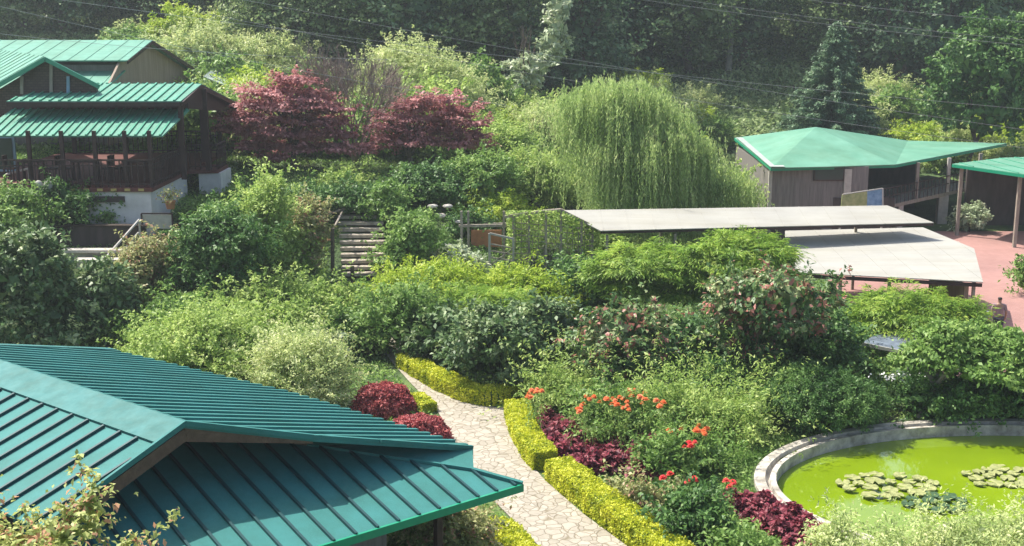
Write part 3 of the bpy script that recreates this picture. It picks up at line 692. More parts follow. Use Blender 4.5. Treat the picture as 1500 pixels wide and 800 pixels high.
# lower terrace and steps at the left
ter = thing('terrace_wall', (-14.5,43.3,3), 'dark low terrace wall under the white pavilion base', 'retaining wall')
mb = MB(); mb.box((-15.4,43.6,2.95), (4.4,.25,1.0)); mb.build('wall', M['rust'], ter)
mb = MB(); mb.box((-15.4,43.6,3.48), (4.5,.35,.06)); mb.build('coping', M['soil'], ter)
st = thing('garden_bench_steps', (-14.6,41.5,2.2), 'two wide pale concrete steps beside sloping handrail at the left', 'steps', 'stairways')
for i, py in enumerate((367, 381)):
    a_ = atY(92 if i == 0 else 112, py, 42.3-.5*i); b_ = atY(182 if i == 0 else 178, py, 42.3-.5*i); m = MB(); m.beam(a_, b_, .42, .1)
    m.beam(a_-V(0,-.1,.22), b_-V(0,-.1,.22), .2, .34, 0); m.build('step', M['concrete'] , st)
hr = thing('sloping_handrail', (-13.2,42,2.6), 'sloping pale metal double handrail beside the wide left steps', 'handrail')
a_ = atY(143,391,41.6); b_ = atY(204,322,43.4); m = MB(); m.tube([a_,b_], .045); m.build('rail', M['metal'], hr)
c_ = atY(180,368,42.4); d_ = atY(203,341,43.2); m = MB(); m.tube([c_,d_], .04); m.build('rail', M['metal'], hr)
m = MB(); m.tube([b_, b_-V(0,0,1.3)], .04); m.build('post', M['metal'], hr); m = MB(); m.tube([a_, a_-V(0,0,.5)], .04); m.build('post', M['metal'], hr)
m = MB(); p = atY(148,396,41.6); m.box(p, (.3,.3,.3)); tag(m.build('concrete_block', M['concrete'], bevel=.02), 'small pale concrete block at the foot of the sloping handrail', 'block')
gb = thing('glass_cold_frame', (-12.4,43.5,3.2), 'grey low metal framed screen right of the sloping handrail', 'screen')
a_ = atY(207,313,43.6); b_ = atY(252,313,43.6); m = MB()
m.beam(a_, b_, .05,.05); m.beam(a_, a_-V(0,0,1), .05,.05); m.beam(b_, b_-V(0,0,1), .05,.05); m.beam(a_-V(0,0,.9), b_-V(0,0,.9), .05,.05); m.build('frame', M['darkwood'], gb)
m = MB(); m.box(((a_.x+b_.x)/2, 43.62, a_.z-.3), ((b_.x-a_.x)-.06,.02,.5)); m.build('panel', M['concrete'], gb)
# flower pot by the white wall
pp = atY(250,306,44.2); fp = thing('flower_pot', (pp.x,pp.y,pp.z), 'terracotta pot with salmon flowers against the white base wall corner', 'flower pot')
m = MB(); m.tube([pp, pp+V(0,0,.3)], [.14,.2], 14); m.build('pot', M['terra'], fp)
rng = np.random.default_rng(3); P = rng.normal(size=(260,3))*np.array([.2,.2,.15]) + np.array([0,0,.48]); o = quads('flowers', leafquads(P, rng.normal(size=P.shape), rng.normal(size=P.shape)+[0,0,1], .1, .06), M['rosy'], fp)

# ================================================================= CENTRAL STAIRS
cs = thing('garden_stairs', (-5.7,45.5,1.5), 'long flight of pale stone garden stairs with dark risers at the centre', 'steps', 'stairways')
NS = 11
for i in range(NS):
    t = i/(NS-1); py = 407 - t*94; Y = 43.8 + t*3.9
    a_ = atY(497 - 3*t + (1-t)*4, py, Y); b_ = atY(568 - 9*t, py - (1-t)*1, Y)
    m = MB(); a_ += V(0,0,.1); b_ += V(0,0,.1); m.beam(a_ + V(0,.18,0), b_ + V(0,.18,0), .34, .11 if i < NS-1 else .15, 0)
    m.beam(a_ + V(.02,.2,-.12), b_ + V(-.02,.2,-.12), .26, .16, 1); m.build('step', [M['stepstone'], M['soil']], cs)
m = MB()
sp = []
for px, p0, p1, Y in ((487,400,335,43.4),(492,352,322,46.8),(516,405,390,43.3)):
    a_ = atY(px,p0,Y); b_ = atY(px,p1,Y); q = MB(); q.tube([a_-V(0,0,.3), b_], .07); q.build('post', M['bark'], cs)
q = MB(); q.tube([atY(487,338,43.4), atY(503,307,47.6)], .04); q.build('handrail', M['greywood'], cs)
q = MB(); q.tube([atY(455,322,46.2), atY(505,306,47.4)], .05); q.build('handrail', M['greywood'], cs)
# stones beside the stairs
def boulder(px, py, Y, w, h, label, mat='stone', seed=0, cat='boulder', grp=None):
    p = atY(px, py, Y); bm = []; me = bpy.data.meshes.new('boulder')
    import bmesh
    b = bmesh.new(); bmesh.ops.create_icosphere(b, subdivisions=4, radius=1)
    for v in b.verts:
        n = mnoise.fractal(v.co*1.3 + Vector((seed,0,0)), 1, 2, 4); v.co = v.co*(1+.22*n); v.co.x *= w/2; v.co.y *= w*.35; v.co.z *= h/2
        v.co.z = max(v.co.z, -h*.4)
    b.to_mesh(me); b.free(); me.materials.append(M[mat]); o = bpy.data.objects.new('boulder', me); o.location = p; C.objects.link(o)
    return tag(o, label, cat, grp)
boulder(634,368,45.2,1.5,.75,'large flat grey boulder right of the stone stairs', seed=1)
for i,(px,py,s,l) in enumerate(((634,302,.42,'white rock left above the dark hollow beside the stairs'),(656,302,.42,'white rock right above the dark hollow beside the stairs'),(645,316,.5,'pinkish white rock lowest in the hollow beside the stairs'),(672,325,.34,'small pale rock nearest the timber arbour'))):
    boulder(px,py,47.2,s*.9,s*.38,l,'concrete' if i != 2 else 'pondstone', seed=10+i, grp='pale rocks by the stairs', cat='rock')

# ================================================================= ARBOUR AND PERGOLA
ab = thing('timber_arbour', (-.9,46.5,1.5), 'low flat-topped timber arbour with reddish back panel left of the pergola', 'arbour')
Y0 = 46.5
m = MB(); m.beam(atY(672,331,Y0), atY(742,330,Y0), .1, .1); m.beam(atY(676,329,Y0+1.2), atY(742,328,Y0+1.2), .1, .1); m.build('beam', M['greywood'], ab)
for px in (676, 686, 738):
    m = MB(); a_ = atY(px,330,Y0); m.box((a_.x,a_.y,(a_.z+1)/2+.3), (.09,.09,a_.z-.5)); m.build('post', M['greywood'], ab)
m = MB(); a_ = atY(690,337,Y0+.6); b_ = atY(735,362,Y0+.6); m.box(((a_.x+b_.x)/2,Y0+.6,(a_.z+b_.z)/2), (b_.x-a_.x,.05,a_.z-b_.z)); m.build('panel', M['terra'], ab)
gf = thing('white_gate_frame', (-.35,45,1.2), 'white painted garden gate with frame in front of the pergola', 'gate')
m = MB(); Yg = 45.0
a0,a1,b0,b1 = atY(717,342,Yg), atY(717,392,Yg), atY(752,350,Yg), atY(752,396,Yg)
m.beam(a0,a1,.09,.09); m.beam(b0,b1,.07,.07); m.beam(a0,b0,.06,.07); m.build('frame', M['white'], gf)
m = MB()
for t in (.3,.5,.7,.9): m.beam(a0.lerp(a1,t), b0.lerp(b1,t), .03, .05)
m.beam(a0.lerp(a1,.95), b0.lerp(b1,.3), .03,.05); m.build('slat', M['greywood'], gf)
pg = thing('lattice_pergola', (2,46,1), 'vine covered lattice pergola at the left end of the white roofs', 'pergola')
Yp = 46.0
pts = [(740,318),(775,312),(822,308),(880,337)]
m = MB()
for (a,b),(c,d) in zip(pts, pts[1:]): m.beam(atY(a,b,Yp), atY(c,d,Yp), .09, .1)
m.build('roof_beam', M['greywood'], pg); m = MB()
for (a,b),(c,d) in zip(pts, pts[1:]): m.beam(atY(a,b-1,Yp+2.4), atY(c,d-1,Yp+2.4), .09, .1)
m.build('roof_beam', M['greywood'], pg)
for px, py in ((752,318),(775,313),(800,312),(822,310),(852,325),(868,333)):
    m = MB(); a_ = atY(px,py,Yp); m.box((a_.x,Yp,(a_.z+.6)/2), (.09,.09,a_.z-.6)); m.build('post', M['greywood'], pg)
m = MB()
for i in range(7):
    a_ = atY(752,326+i*9,Yp+.05); b_ = atY(868,336+i*8,Yp+.05); m.beam(a_, b_, .03, .035)
for i in range(14):
    px = 755+i*8.4; m.beam(atY(px,322 if px<830 else 332,Yp+.08), atY(px,392,Yp+.08), .03,.03)
m.build('lattice', M['greywood'], pg)
rng = np.random.default_rng(12); K = 4200
tt = rng.random(K); pxs = 742 + tt*136; pys = 309 + rng.random(K)**1.6*80
P = np.array([tuple(atY(a, b + max(0,(a-822)*.45), Yp - .22 + rng.random()*1.5)) for a, b in zip(pxs, pys)])
o = quads('vine', leafquads(P, rng.normal(size=P.shape), rng.normal(size=P.shape)+[0,-.5,1], .14, .09), M['bright']); o.parent = pg; o.matrix_parent_inverse = parent_matrix(pg).inverted()

# ================================================================= WHITE ROOFS
wr = thing('rear_white_shelter', (9,48,0), 'rear long open shelter with off-white sheet roof beside the pergola', 'shelter', 'white roofed shelters')
a_ = at(880,338,3.0); b_ = at(1368,326,3.0); d_ = at(822,308,3.45); c_ = on_plane(1300,301,a_,(b_-a_).cross(d_-a_).normalized())
RW = [M['white'], M['white']]
roof_panel('roof', [a_, b_, c_, d_], (0,-1,-.1), wr, RW, spacing=1.0, rw=.05, rh=.006, thick=.03)
m = MB(); m.beam(a_+V(0,.08,-.09), b_+V(0,.08,-.09), .06, .08); m.build('eave_beam', M['darkwood'], wr)
for t in (.02,.22,.42):
    p = a_.lerp(b_, t); m = MB(); m.box((p.x,p.y+.2,1.4), (.1,.1,2.8)); m.build('post', M['greywood'], wr)
for t in (.3,.6,.9):
    p = d_.lerp(c_, t); m = MB(); m.box((p.x,p.y-.2,1.6), (.1,.1,3.3)); m.build('post', M['greywood'], wr)
w2 = thing('front_white_shelter', (15,44,0), 'front open shelter with wide off-white sheet roof beside the red court', 'shelter', 'white roofed shelters')
a2 = at(1150,398,1.95); b2 = at(1440,413,1.95); c2 = at(1352,333,2.35); d2 = at(1150,338,2.35); _n = (b2-a2).cross(d2-a2).normalized(); c2 = on_plane(1352,333,a2,_n); e2 = on_plane(1427,364,a2,_n)
roof_panel('roof', [a2, b2, e2, c2, d2], (0,-1,-.06), w2, RW, spacing=1.0, rw=.05, rh=.006, thick=.03)
m = MB(); m.beam(a2+V(0,.06,-.13), b2+V(0,.06,-.13), .08, .12); m.build('eave_beam', M['darkwood'], w2)
for t in (.05,.3,.55,.8,.97):
    p = a2.lerp(b2, t); m = MB(); m.box((p.x,p.y+.25,.95), (.1,.1,1.9)); m.build('post', M['greywood'], w2)
m = MB(); p = a2.lerp(b2,.93); m.box((p.x+.1,p.y+2.2,.85), (.15,3.6,1.7)); m.build('end_wall', M['paleboard'], w2)

# ================================================================= RIGHT BUILDING
rb = thing('green_tin_house', (16,63,0), 'weathered plank house with wide mint green tin roof behind the willow', 'house')
fl = at(1130,246,3.7); f2 = at(1215,244,3.72); fr = at(1312,241,3.7); br = at(1475,210,3.7); vv = atY(1330,206,71); pk2 = atY(1195,186,65.0); bl = atY(1076,202,69)
m = MB()
for tri in ([fl, f2, pk2], [f2, fr, pk2], [fr, vv, pk2], [fr, br, vv], [bl, pk2, atY(1190,196,76)], [pk2, vv, atY(1190,196,76)]):
    m.slab(tri, .05)
m.build('roof', M['mintflat'], rb); m = MB(); m.slab([bl, fl, pk2], .05); m.build('side_roof_panel', M['mintflat'], rb); m = MB(); m.beam(bl.lerp(fl,.05)+V(.35,0,.09), fl+V(.3,0,.05), .7, .03); m.build('pale_edge_sheet', M['palemint'], rb)
m = MB(); m.beam(fl-V(0,-.05,.1), fr-V(0,-.05,.1), .05, .12); m.beam(fr-V(0,-.05,.1), br-V(0,-.05,.1), .05,.12); m.beam(bl-V(0,0,.08), fl-V(0,0,.08), .05,.12); m.build('fascia', M['greentrim'], rb)
m = MB(); x0 = fl.x+.15; yw = 59.4
m.box(((x0+17.3)/2, yw, 1.75), (17.3-x0, .15, 3.8)); m.box((x0, yw+4.5, 1.75), (.15, 9, 3.8)); m.build('wall', M['planks'], rb)
m = MB(); m.box((x0+1.2, yw-.09, .8), (2.8,.04,1.5)); m.box((x0+4.6, yw-.09, 1.2), (3.0,.04,1.9)); m.build('cladding', M['rust'], rb)
m = MB(); a_ = atY(1214,254,yw-.1); m.box((a_.x,yw-.1,a_.z), (1.5,.08,.72)); wv = m.build('window', M['darkwood'], rb)
m = MB(); m.box((a_.x,yw-.16,a_.z), (1.36,.03,.6)); m.build('pane', M['glassd'], wv)
m = MB(); a_ = atY(1242,262,yw-.15); m.box((a_.x,yw-.15,2.4), (.35,.06,2.3)); m.build('batten', M['concrete'], rb)
m = MB(); m.box((x0-.02,yw-.12,1.75), (.16,.16,3.8)); m.build('corner_post', M['concrete'], rb)
# raised deck to the right
q0 = at(1290,303,1.7); q1 = at(1436,271,1.9)
m = MB(); m.slab([q0, q1, q1+V(-1.5,4,0), q0+V(0,5,0)], .18); m.build('deck', M['greywood'], rb)
m = MB(); m.box((19.5, 66.5, 1.6), (5, .15, 3.2)); m.build('back_wall', M['rust'], rb)
for px, t, b in ((1339,248,298),(1385,240,290),(1434,235,275)):
    f_ = q0.lerp(q1, (px-1290)/146); m = MB(); m.box((f_.x,f_.y+.1,(3.6+f_.z)/2), (.16,.16,3.6-f_.z)); m.build('post', M['greywood'] if px != 1385 else M['concrete'], rb)
for px in (1320,1382,1432):
    f_ = q0.lerp(q1, (px-1290)/146); m = MB(); m.box((f_.x-.05,f_.y+.25,f_.z/2-.1), (.5 if px==1382 else .25,.4,f_.z-.15)); m.build('pillar', M['concrete'], rb)
m = MB(); u = V(0,0,1)
for h in (.45,.85): m.beam(q0+u*h, q1+u*h, .04, .05)
for i in range(28): p = q0.lerp(q1, i/27); m.box((p.x,p.y,p.z+.42), (.035,.035,.85))
m.build('railing', M['darkwood'], rb)
# sign board
sb = thing('sign_board', (14.5,56,2), 'yellow green and blue sign board behind the rear white roof', 'sign')
Ys = 53
s0,s1,s2,s3 = atY(1232,303,Ys), atY(1293,303,Ys), atY(1293,276,Ys), atY(1234,285,Ys)
k0 = s0.lerp(s1,.62); k1 = s3.lerp(s2,.62)
m = MB(); m.slab([s0,k0,k1,s3], .06, n=V(0,-1,0)); M['signy'] = plain('faded green yellow print', (.30,.38,.14), .6, .3, 4, col2=(.55,.52,.25)); m.build('left_panel', M['signy'], sb)
m = MB(); m.slab([k0,s1,s2,k1], .06, n=V(0,-1,0)); M['signb'] = plain('faded blue print', (.12,.27,.48), .6, .3, 5, col2=(.30,.45,.60)); m.build('right_panel', M['signb'], sb)
m = MB(); m.beam(s1+V(0,0,0), s2, .06,.06); m.beam(s3, s2, .04,.04); m.beam(s1, s1-V(0,0,2.5), .07,.07); m.beam(s0, s0-V(0,0,2.5), .07,.07); m.build('frame', M['metal'], sb)
# second green roof at the right edge
r2 = thing('dark_walled_building', (26,58,0), 'dark building with mint green roof at the right edge beyond the red court', 'building')
a_ = at(1395,240,3.6); b_ = at(1620,272,3.6); d_ = atY(1470,231,66); _n = (b_-a_).cross(d_-a_).normalized(); c_ = on_plane(1620,226,a_,_n)
roof_panel('roof', [a_, b_, c_, d_], (0,-1,-.2), r2, [M['mintflat'], M['mintdark']], spacing=1.2, rw=.04, rh=.03)
m = MB(); m.beam(a_-V(0,0,.1), b_-V(0,0,.1), .05,.14); m.build('fascia', M['greentrim'], r2)
m = MB(); m.box((28.0, 63.2, 1.6), (9.0,.2,3.2)); m.build('wall', M['rust'], r2)
for px in (1408,1500):
    p = a_.lerp(b_, (px-1395)/225); m = MB(); m.box((p.x+.2,p.y+.3,1.7), (.15,.15,3.5)); m.build('post', M['greywood'], r2)
# low blue sheet among the shrubs (right)
bt = thing('blue_sheet_shelter', (11.5,36,0), 'low shelter with dark blue-grey sheet and white edge among the right shrubs', 'shelter')
z0 = .98; q = [at(1262,502,z0), at(1330,516,z0), at(1356,494,z0), at(1290,486,z0)]
m = MB(); m.slab(q, .04); m.build('sheet', M['bluetarp'], bt)
m = MB(); m.beam(q[0]+V(0,-.03,-.03), q[1]+V(0,-.03,-.03), .05, .1); m.build('edge', M['white'], bt); m = MB(); m.beam(q[3]+V(0,.02,.02), q[2]+V(0,.02,.02), .05, .06); m.build('edge', M['white'], bt)
for k in q: m = MB(); m.box((k.x,k.y,z0/2-.03), (.06,.06,z0-.06)); m.build('leg', M['metal'], bt)
M['greybark'] = plain('grey forest bark', (.20,.19,.16), .9, .3, 4, bump=.5)

# ================================================================= PEOPLE (two, beyond the shrubs on the court)
def skinmesh(name, verts, edges, rads, mat, parent, sub=2):
    me = bpy.data.meshes.new(name); me.from_pydata(verts, edges, []); me.materials.append(mat)
    o = bpy.data.objects.new(name, me); C.objects.link(o); o.parent = parent
    o.modifiers.new('skin', 'SKIN'); s = o.modifiers.new('sub', 'SUBSURF'); s.levels = sub; s.render_levels = sub
    sv = me.skin_vertices[0].data
    for i, r in enumerate(rads): sv[i].radius = r if hasattr(r, '__len__') else (r, r)
    sv[0].use_root = True
    return o
def person(x, y, rz, label, shirt, h=1.62):
    s = h/1.7; t = thing('person', (x, y, gz(x, y)+.02), label, 'person', 'visitors on the court', rz); t.scale = (s, s, s)
    v = [(0,0,.95),(0,0,1.12),(0,0,1.36),(0,0,1.47),(0,.0,1.55),(0,-.01,1.64),
         (.10,0,.90),(.11,-.01,.50),(.12,0,.09),(.12,-.13,.04),(-.10,0,.90),(-.11,.05,.50),(-.12,.06,.09),(-.12,-.07,.04),
         (.18,0,1.38),(.24,.02,1.12),(.22,-.14,.92),(.21,-.2,.86),(-.18,0,1.38),(-.24,.02,1.12),(-.22,-.10,.90),(-.21,-.16,.84)]
    ed = [(0,1),(1,2),(2,3),(3,4),(4,5),(0,6),(6,7),(7,8),(8,9),(0,10),(10,11),(11,12),(12,13),(2,14),(14,15),(15,16),(16,17),(2,18),(18,19),(19,20),(20,21)]
    r = [(.13,.1),(.12,.09),(.15,.09),.05,.075,.08,.08,.055,.04,.035,.08,.055,.04,.035,.055,.042,.032,.03,.055,.042,.032,.03]
    skinmesh('body', v, ed, r, M['skin'], t)
    v2 = [(0,0,.93),(0,0,1.14),(0,0,1.37),(0,0,1.44),(.18,0,1.385),(.235,.02,1.16),(-.18,0,1.385),(-.235,.02,1.16)]
    skinmesh('shirt', v2, [(0,1),(1,2),(2,3),(2,4),(4,5),(2,6),(6,7)], [(.155,.12),(.14,.11),(.17,.11),.07,.07,.058,.07,.058], shirt, t)
    v3 = [(0,0,.96),(.10,0,.88),(.11,-.01,.50),(.12,0,.14),(-.10,0,.88),(-.11,.05,.50),(-.12,.06,.14)]
    skinmesh('trousers', v3, [(0,1),(1,2),(2,3),(0,4),(4,5),(5,6)], [(.15,.12),.095,.07,.06,.095,.07,.06], M['trouser'], t)
    v4 = [(0,.03,1.575),(0,.025,1.63),(0,.02,1.68)]
    skinmesh('hair', v4, [(0,1),(1,2)], [.075,.088,.06], M['hair'], t)
p = at(1465, 438, 1.55); person(p.x, p.y, R(160), 'person in a mauve shirt at the near edge of the red court', M['shirt'])
p = at(1447, 448, 1.40); person(p.x-.1, p.y, R(200), 'shorter person in a pale blue shirt beside the white shelter corner', M['shirt2'], 1.4)

# ================================================================= HEDGES
def hedge(pix, wd, ht, label, z=0, seed=0):
    pts = [at(x, y, z) for x, y in pix]; c = sum(pts, Vector())/len(pts)
    t = thing('clipped_hedge', (c.x, c.y, z), label, 'hedge', 'clipped golden hedges along the path')
    mb = MB(); d = []; ln_ = [0]
    for i in range(len(pts)-1): ln_.append(ln_[-1] + (pts[i+1]-pts[i]).length)
    # smooth sampling
    S = []; n = int(ln_[-1]/.12)
    for i in range(n+1):
        s = ln_[-1]*i/n; k = max(j for j in range(len(ln_)-1) if ln_[j] <= s + 1e-6); f = (s-ln_[k])/(ln_[k+1]-ln_[k]); S.append(pts[k].lerp(pts[k+1], f))
    for _ in range(6): S = [S[0]] + [(S[i-1]+S[i]*2+S[i+1])/4 for i in range(1, len(S)-1)] + [S[-1]]
    T = [(S[min(i+1,n)]-S[max(i-1,0)]).normalized() for i in range(n+1)]
    prof = [(-.5,0),(-.5,.82),(-.38,.96),(0,1),(.38,.96),(.5,.82),(.5,0)]
    rings = []
    for p, tt in zip(S, T):
        r = tt.cross(V(0,0,1)).normalized(); wv = 1 + .08*mnoise.noise(p*1.5); rings.append([p + r*a*(wd-.08)*wv + V(0,0,b*(ht-.04)*wv) for a, b in prof])
    for i in range(n):
        for k in range(len(prof)-1): mb.face([rings[i][k], rings[i+1][k], rings[i+1][k+1], rings[i][k+1]])
    mb.face(rings[0]); mb.face(rings[-1][::-1])
    mb.build('core', M['deep'], t)
    rng = np.random.default_rng(seed); K = int(ln_[-1]*(wd+2*ht)/(.055*.035*.5)*2.3)
    k = rng.integers(0, n+1, K); u = rng.random(K); per = wd + 2*ht
    s = rng.random(K)*per; a = np.where(s < ht, -.5, np.where(s > ht+wd, .5, (s-ht)/wd-.5)); b = np.where(s < ht, s/ht, np.where(s > ht+wd, (per-s)/ht, 1.0))
    edge = (np.abs(a) > .35) & (b > .85); b = np.where(edge, b - .1*rng.random(K), b)
    SP_ = np.array([tuple(q) for q in S]); TT = np.array([tuple(q) for q in T]); RR = np.stack([TT[:,1], -TT[:,0], 0*TT[:,0]], 1)
    wob = np.array([1 + .10*mnoise.noise(Vector(q)*1.5) for q in SP_])
    P = SP_[k] + TT[k]*(rng.random((K,1))-.5)*.14 + RR[k]*(a*wd*wob[k])[:,None]; P[:,2] += b*ht*wob[k]
    lump = np.array([mnoise.noise(Vector(q)*4) for q in P])
    nv = RR[k]*(np.where(np.abs(a) >= .5, np.sign(a), a*.8))[:,None] + np.array([0,0,1])*np.where(b > .9, 1, .15)[:,None]
    P += norm(nv)*(lump[:,None]*.045 + rng.normal(size=(K,1))*.018)
    Q = leafquads(P, nv*.5 + rng.normal(size=(K,3))*.6, nv + rng.normal(size=(K,3))*.5, .065*(.7+.6*rng.random(K)), .04)
    for ei, sg in ((0, -1), (n, 1)):
        kc = int(wd*ht/(.055*.035*.5)*3); aa = (rng.random(kc)-.5); bb = rng.random(kc)
        Pc = SP_[ei] + TT[ei]*sg*(.02 + .03*rng.random((kc,1))) + RR[ei]*(aa*wd)[:,None]; Pc[:,2] += bb*ht
        nc = TT[ei]*sg + np.array([0,0,.3]) + rng.normal(size=(kc,3))*.5
        Q = np.concatenate([Q, leafquads(Pc, rng.normal(size=(kc,3)), nc, .065*(.7+.6*rng.random(kc)), .04)])
    o = quads('foliage', Q, M['box']); o.parent = t; o.matrix_parent_inverse = parent_matrix(t).inverted()
hedge([(594,538),(645,568),(690,588),(722,593),(752,584),(785,566)], .62, .46, 'golden clipped hedge curving beneath the dark leafy shrubs at the far bend of the path', seed=1)
hedge([(757,612),(766,640),(778,664),(798,688)], .62, .50, 'golden clipped hedge in the middle right of the path beside the burgundy plants', seed=2)
hedge([(818,702),(850,728),(895,763),(945,800),(1010,850)], .66, .52, 'longest golden clipped hedge at the lower right of the stone path', seed=3)
hedge([(700,800),(735,790),(760,820),(790,860)], .55, .42, 'golden clipped hedge by the eave of the nearest house', seed=4)
hedge([(610,590),(628,604)], .45, .28, 'small patch of golden hedge between the two red barberry balls', seed=5)

# ================================================================= TREES OF THE FOREST
def tree_proto(seed, h, w, mat, label, lobes=None, L=.34, Wd=.2, ncl=230, per=48, name='forest_tree', trunk='bark', part='crown', cr=1.5, base=.12, **kw):
    rng = np.random.default_rng(seed); t = thing(name, (0,0,0), label, 'tree')
    if lobes is None:
        lobes = []
        n = 15
        for i in range(n):
            z = h*(base + (1-base)*(i+.5)/n); f = math.sin(math.pi*min(1, (i+1.5)/(n+.5))**.75)**.6
            a = rng.random()*6.28; r = w*.26*f*rng.random()
            lobes.append((math.cos(a)*r, math.sin(a)*r, z, w*.30*f*(.8+.4*rng.random()), w*.30*f*(.8+.4*rng.random()), h*.09))
    Q = foliage(rng, lobes, ncl, per, cr, L, Wd, low=-.8, inner=.3, **kw)
    quads(part, Q, M[mat], t)
    m = MB(); limbs(m, rng, h, w, .1+.018*h, n=6, fork=.25, top=.5); o = m.build('trunk', M[trunk]); o.parent = t
    return t
FG = 'dark trees of the hillside forest'
flab = 'tall dark green tree of the shaded forest on the hillside'
flab2 = 'mid green leafy tree among the darker hillside forest trees'
protos = [tree_proto(100+i, 15+i, 7.5+.5*i, 'forest', flab) for i in range(3)] + [tree_proto(110+i, 13+i, 6.5, 'forest2', flab2) for i in range(2)]
for p in protos: p['group'] = FG
spots = []
rr = random.Random(5)
for row, (Y, step) in enumerate(((93,5.2),(101,5.8),(110,6.5),(121,7.0))):
    x = -Y*.47
    while x < Y*.47:
        spots.append((x + rr.uniform(-1.2,1.2), Y + rr.uniform(-2.5,2.5), row)); x += step*rr.uniform(.8,1.2)
used = set()
for x in (-16,-12.5,-9.5,-6.5,-3.5,-.5,2.5,5.5): spots.append((x + rr.uniform(-.6,.6), 83 + rr.uniform(-1.5,1.5), 0))
for (x, y, row) in spots:
    k = rr.choice([0,1,2,0,1,2,3,4,3,4]) if row else rr.choice([0,3,4,1,3,4,2]);
    src = protos[k]; o = src if k not in used else copy_tree(src); used.add(k)
    o.location = (x, y, gz(x, y)-.4); s = rr.uniform(.72, .98)*(1,1,.97,.85)[row]; o.scale = (s*1.15, s*1.15, s*rr.uniform(.9,1.02)); o.rotation_euler = (0, 0, rr.uniform(0, 6.28))

def px2w(px, Y): return (px-750)/FPX*(Y*CP + 4*SP)
def lobes_px(base, specs, Y):
    """specs: (px, py, rpx, rypx) -> lobes relative to base"""
    out = []
    for px, py, rx, ry in specs:
        p = atY(px, py, Y); s = Y/FPX; out.append((p.x-base.x, random.uniform(-.3,.3)*rx*s, p.z-base.z, rx*s, rx*s*.8, ry*s))
    return out
def special(name, px, py, Y, specs, kind, label, cat='tree', ls=1.8, dens=.8, trunk=None, part='crown', group=None):
    p = atY(px, py, Y); z = gz(p.x, p.y); base = V(p.x, p.y, z)
    lob = lobes_px(base, specs, Y); h = max(l[2]+l[5] for l in lob)
    return shape_bush(name, part, kind, max(l[3] for l in lob)*2, h, base, label, cat, lobes=lob, ls=ls, dens=dens, trunk=trunk, group=group)
special('vine_covered_tree', 770, 190, 73, [(745,170,30,22),(752,140,26,26),(765,112,28,24),(790,96,26,20),(808,70,20,26),(816,40,16,26),(822,8,15,26),(828,-25,15,24),(720,185,22,15)], 'silver', 'leaning tree draped in pale silvery vines before the dark forest', ls=1.7)
special('leafy_tree', 1430, 200, 74, [(1435,90,60,50),(1395,120,32,34),(1480,110,55,60),(1450,60,35,30),(1400,160,35,40),(1440,165,60,40),(1500,60,30,30),(1500,160,50,50)], 'deep', 'big rounded grey green tree at the far right above the green roofs', ls=2.0, dens=.9)
special('leafy_tree', 350, 200, 78, [(330,85,50,26),(395,80,45,24),(430,105,45,26),(300,60,26,18),(370,110,60,30),(460,120,26,22),(280,92,22,20)], 'pale', 'pale sunlit tree rising behind the hall gable and left maple', ls=1.6)
special('domed_tree', 610, 205, 66, [(600,120,62,48),(560,130,40,35),(650,140,48,45),(690,170,34,36),(615,165,80,36),(590,85,28,18),(720,200,30,28)], 'pale', 'broad domed pale green tree behind the right red maple', ls=1.25)
special('leafy_tree', 250, 60, 84, [(262,38,34,20),(230,55,28,14),(300,48,26,16)], 'lime', 'yellow green tree above the ridge end of the hall', ls=1.8)
# conifer
def conifer():
    Y = 76; b = atY(1218, 185, Y); z = gz(b.x, Y); top = atY(1222, 36, Y).z; h = top - z; t = thing('conifer_tree', (b.x, Y, z), 'dark pointed conifer with tiered branches behind the green tin roof', 'tree')
    rng = np.random.default_rng(77); Q = []
    for i in range(26):
        f = i/25; zz = h*(.03 + .95*f); rad = 3.9*(1-f)**.9 + .12; nb = 12 - int(6*f)
        for j in range(nb):
            a = 6.28*(j + rng.random())/nb; K = int(190*(.3+rad/2.2)); u = rng.random(K)**.7; rr_ = rad*(.85+.3*rng.random())
            x = np.cos(a)*u*rr_ + rng.normal(size=K)*.14*(1.2-u*.6); y = np.sin(a)*u*rr_ + rng.normal(size=K)*.14*(1.2-u*.6); zc = zz - .12*h*.12*u*rad + .12*rng.normal(size=K)*.6 + .25*u*u
            P = np.stack([x,y,zc],1); ax = np.stack([np.cos(a)+rng.normal(size=K)*.7, np.sin(a)+rng.normal(size=K)*.7, -.35+rng.normal(size=K)*.3],1)
            Q.append(leafquads(P, ax, rng.normal(size=(K,3))*.4+[0,0,1], .26, .08))
    quads('crown', np.concatenate(Q), M['conifer'], t)
    m = MB(); m.tube([(0,0,0),(0,0,h*.95)], [.2,.03], 8); o = m.build('trunk', M['bark']); o.parent = t
conifer()
# bare pale trunks seen in the forest
for i, (px, y0, y1, Y, l) in enumerate(((1067,110,-30,93,'bare pale trunk standing in the forest left of the conifer'),(1224,40,-40,94,'thin pale trunk rising above the conifer tip'))):
    a_ = atY(px,y0,Y); b_ = atY(px+4,y1,Y); t = thing('bare_trunk_tree', (a_.x,Y,gz(a_.x,Y)), l, 'tree'); m = MB()
    m.tube([V(a_.x,Y,gz(a_.x,Y)), a_.lerp(b_,.4)+V(.1,0,0), b_], [.26,.2,.13], 8); m.build('trunk', M['greybark'], t)
    q = MB()
    for s_ in (-1, 1, .6): q.tube([a_.lerp(b_,.55), a_.lerp(b_,.8)+V(s_*.9,.2,.8)], [.12,.03], 6)
    q.build('branch', M['greybark'], t)

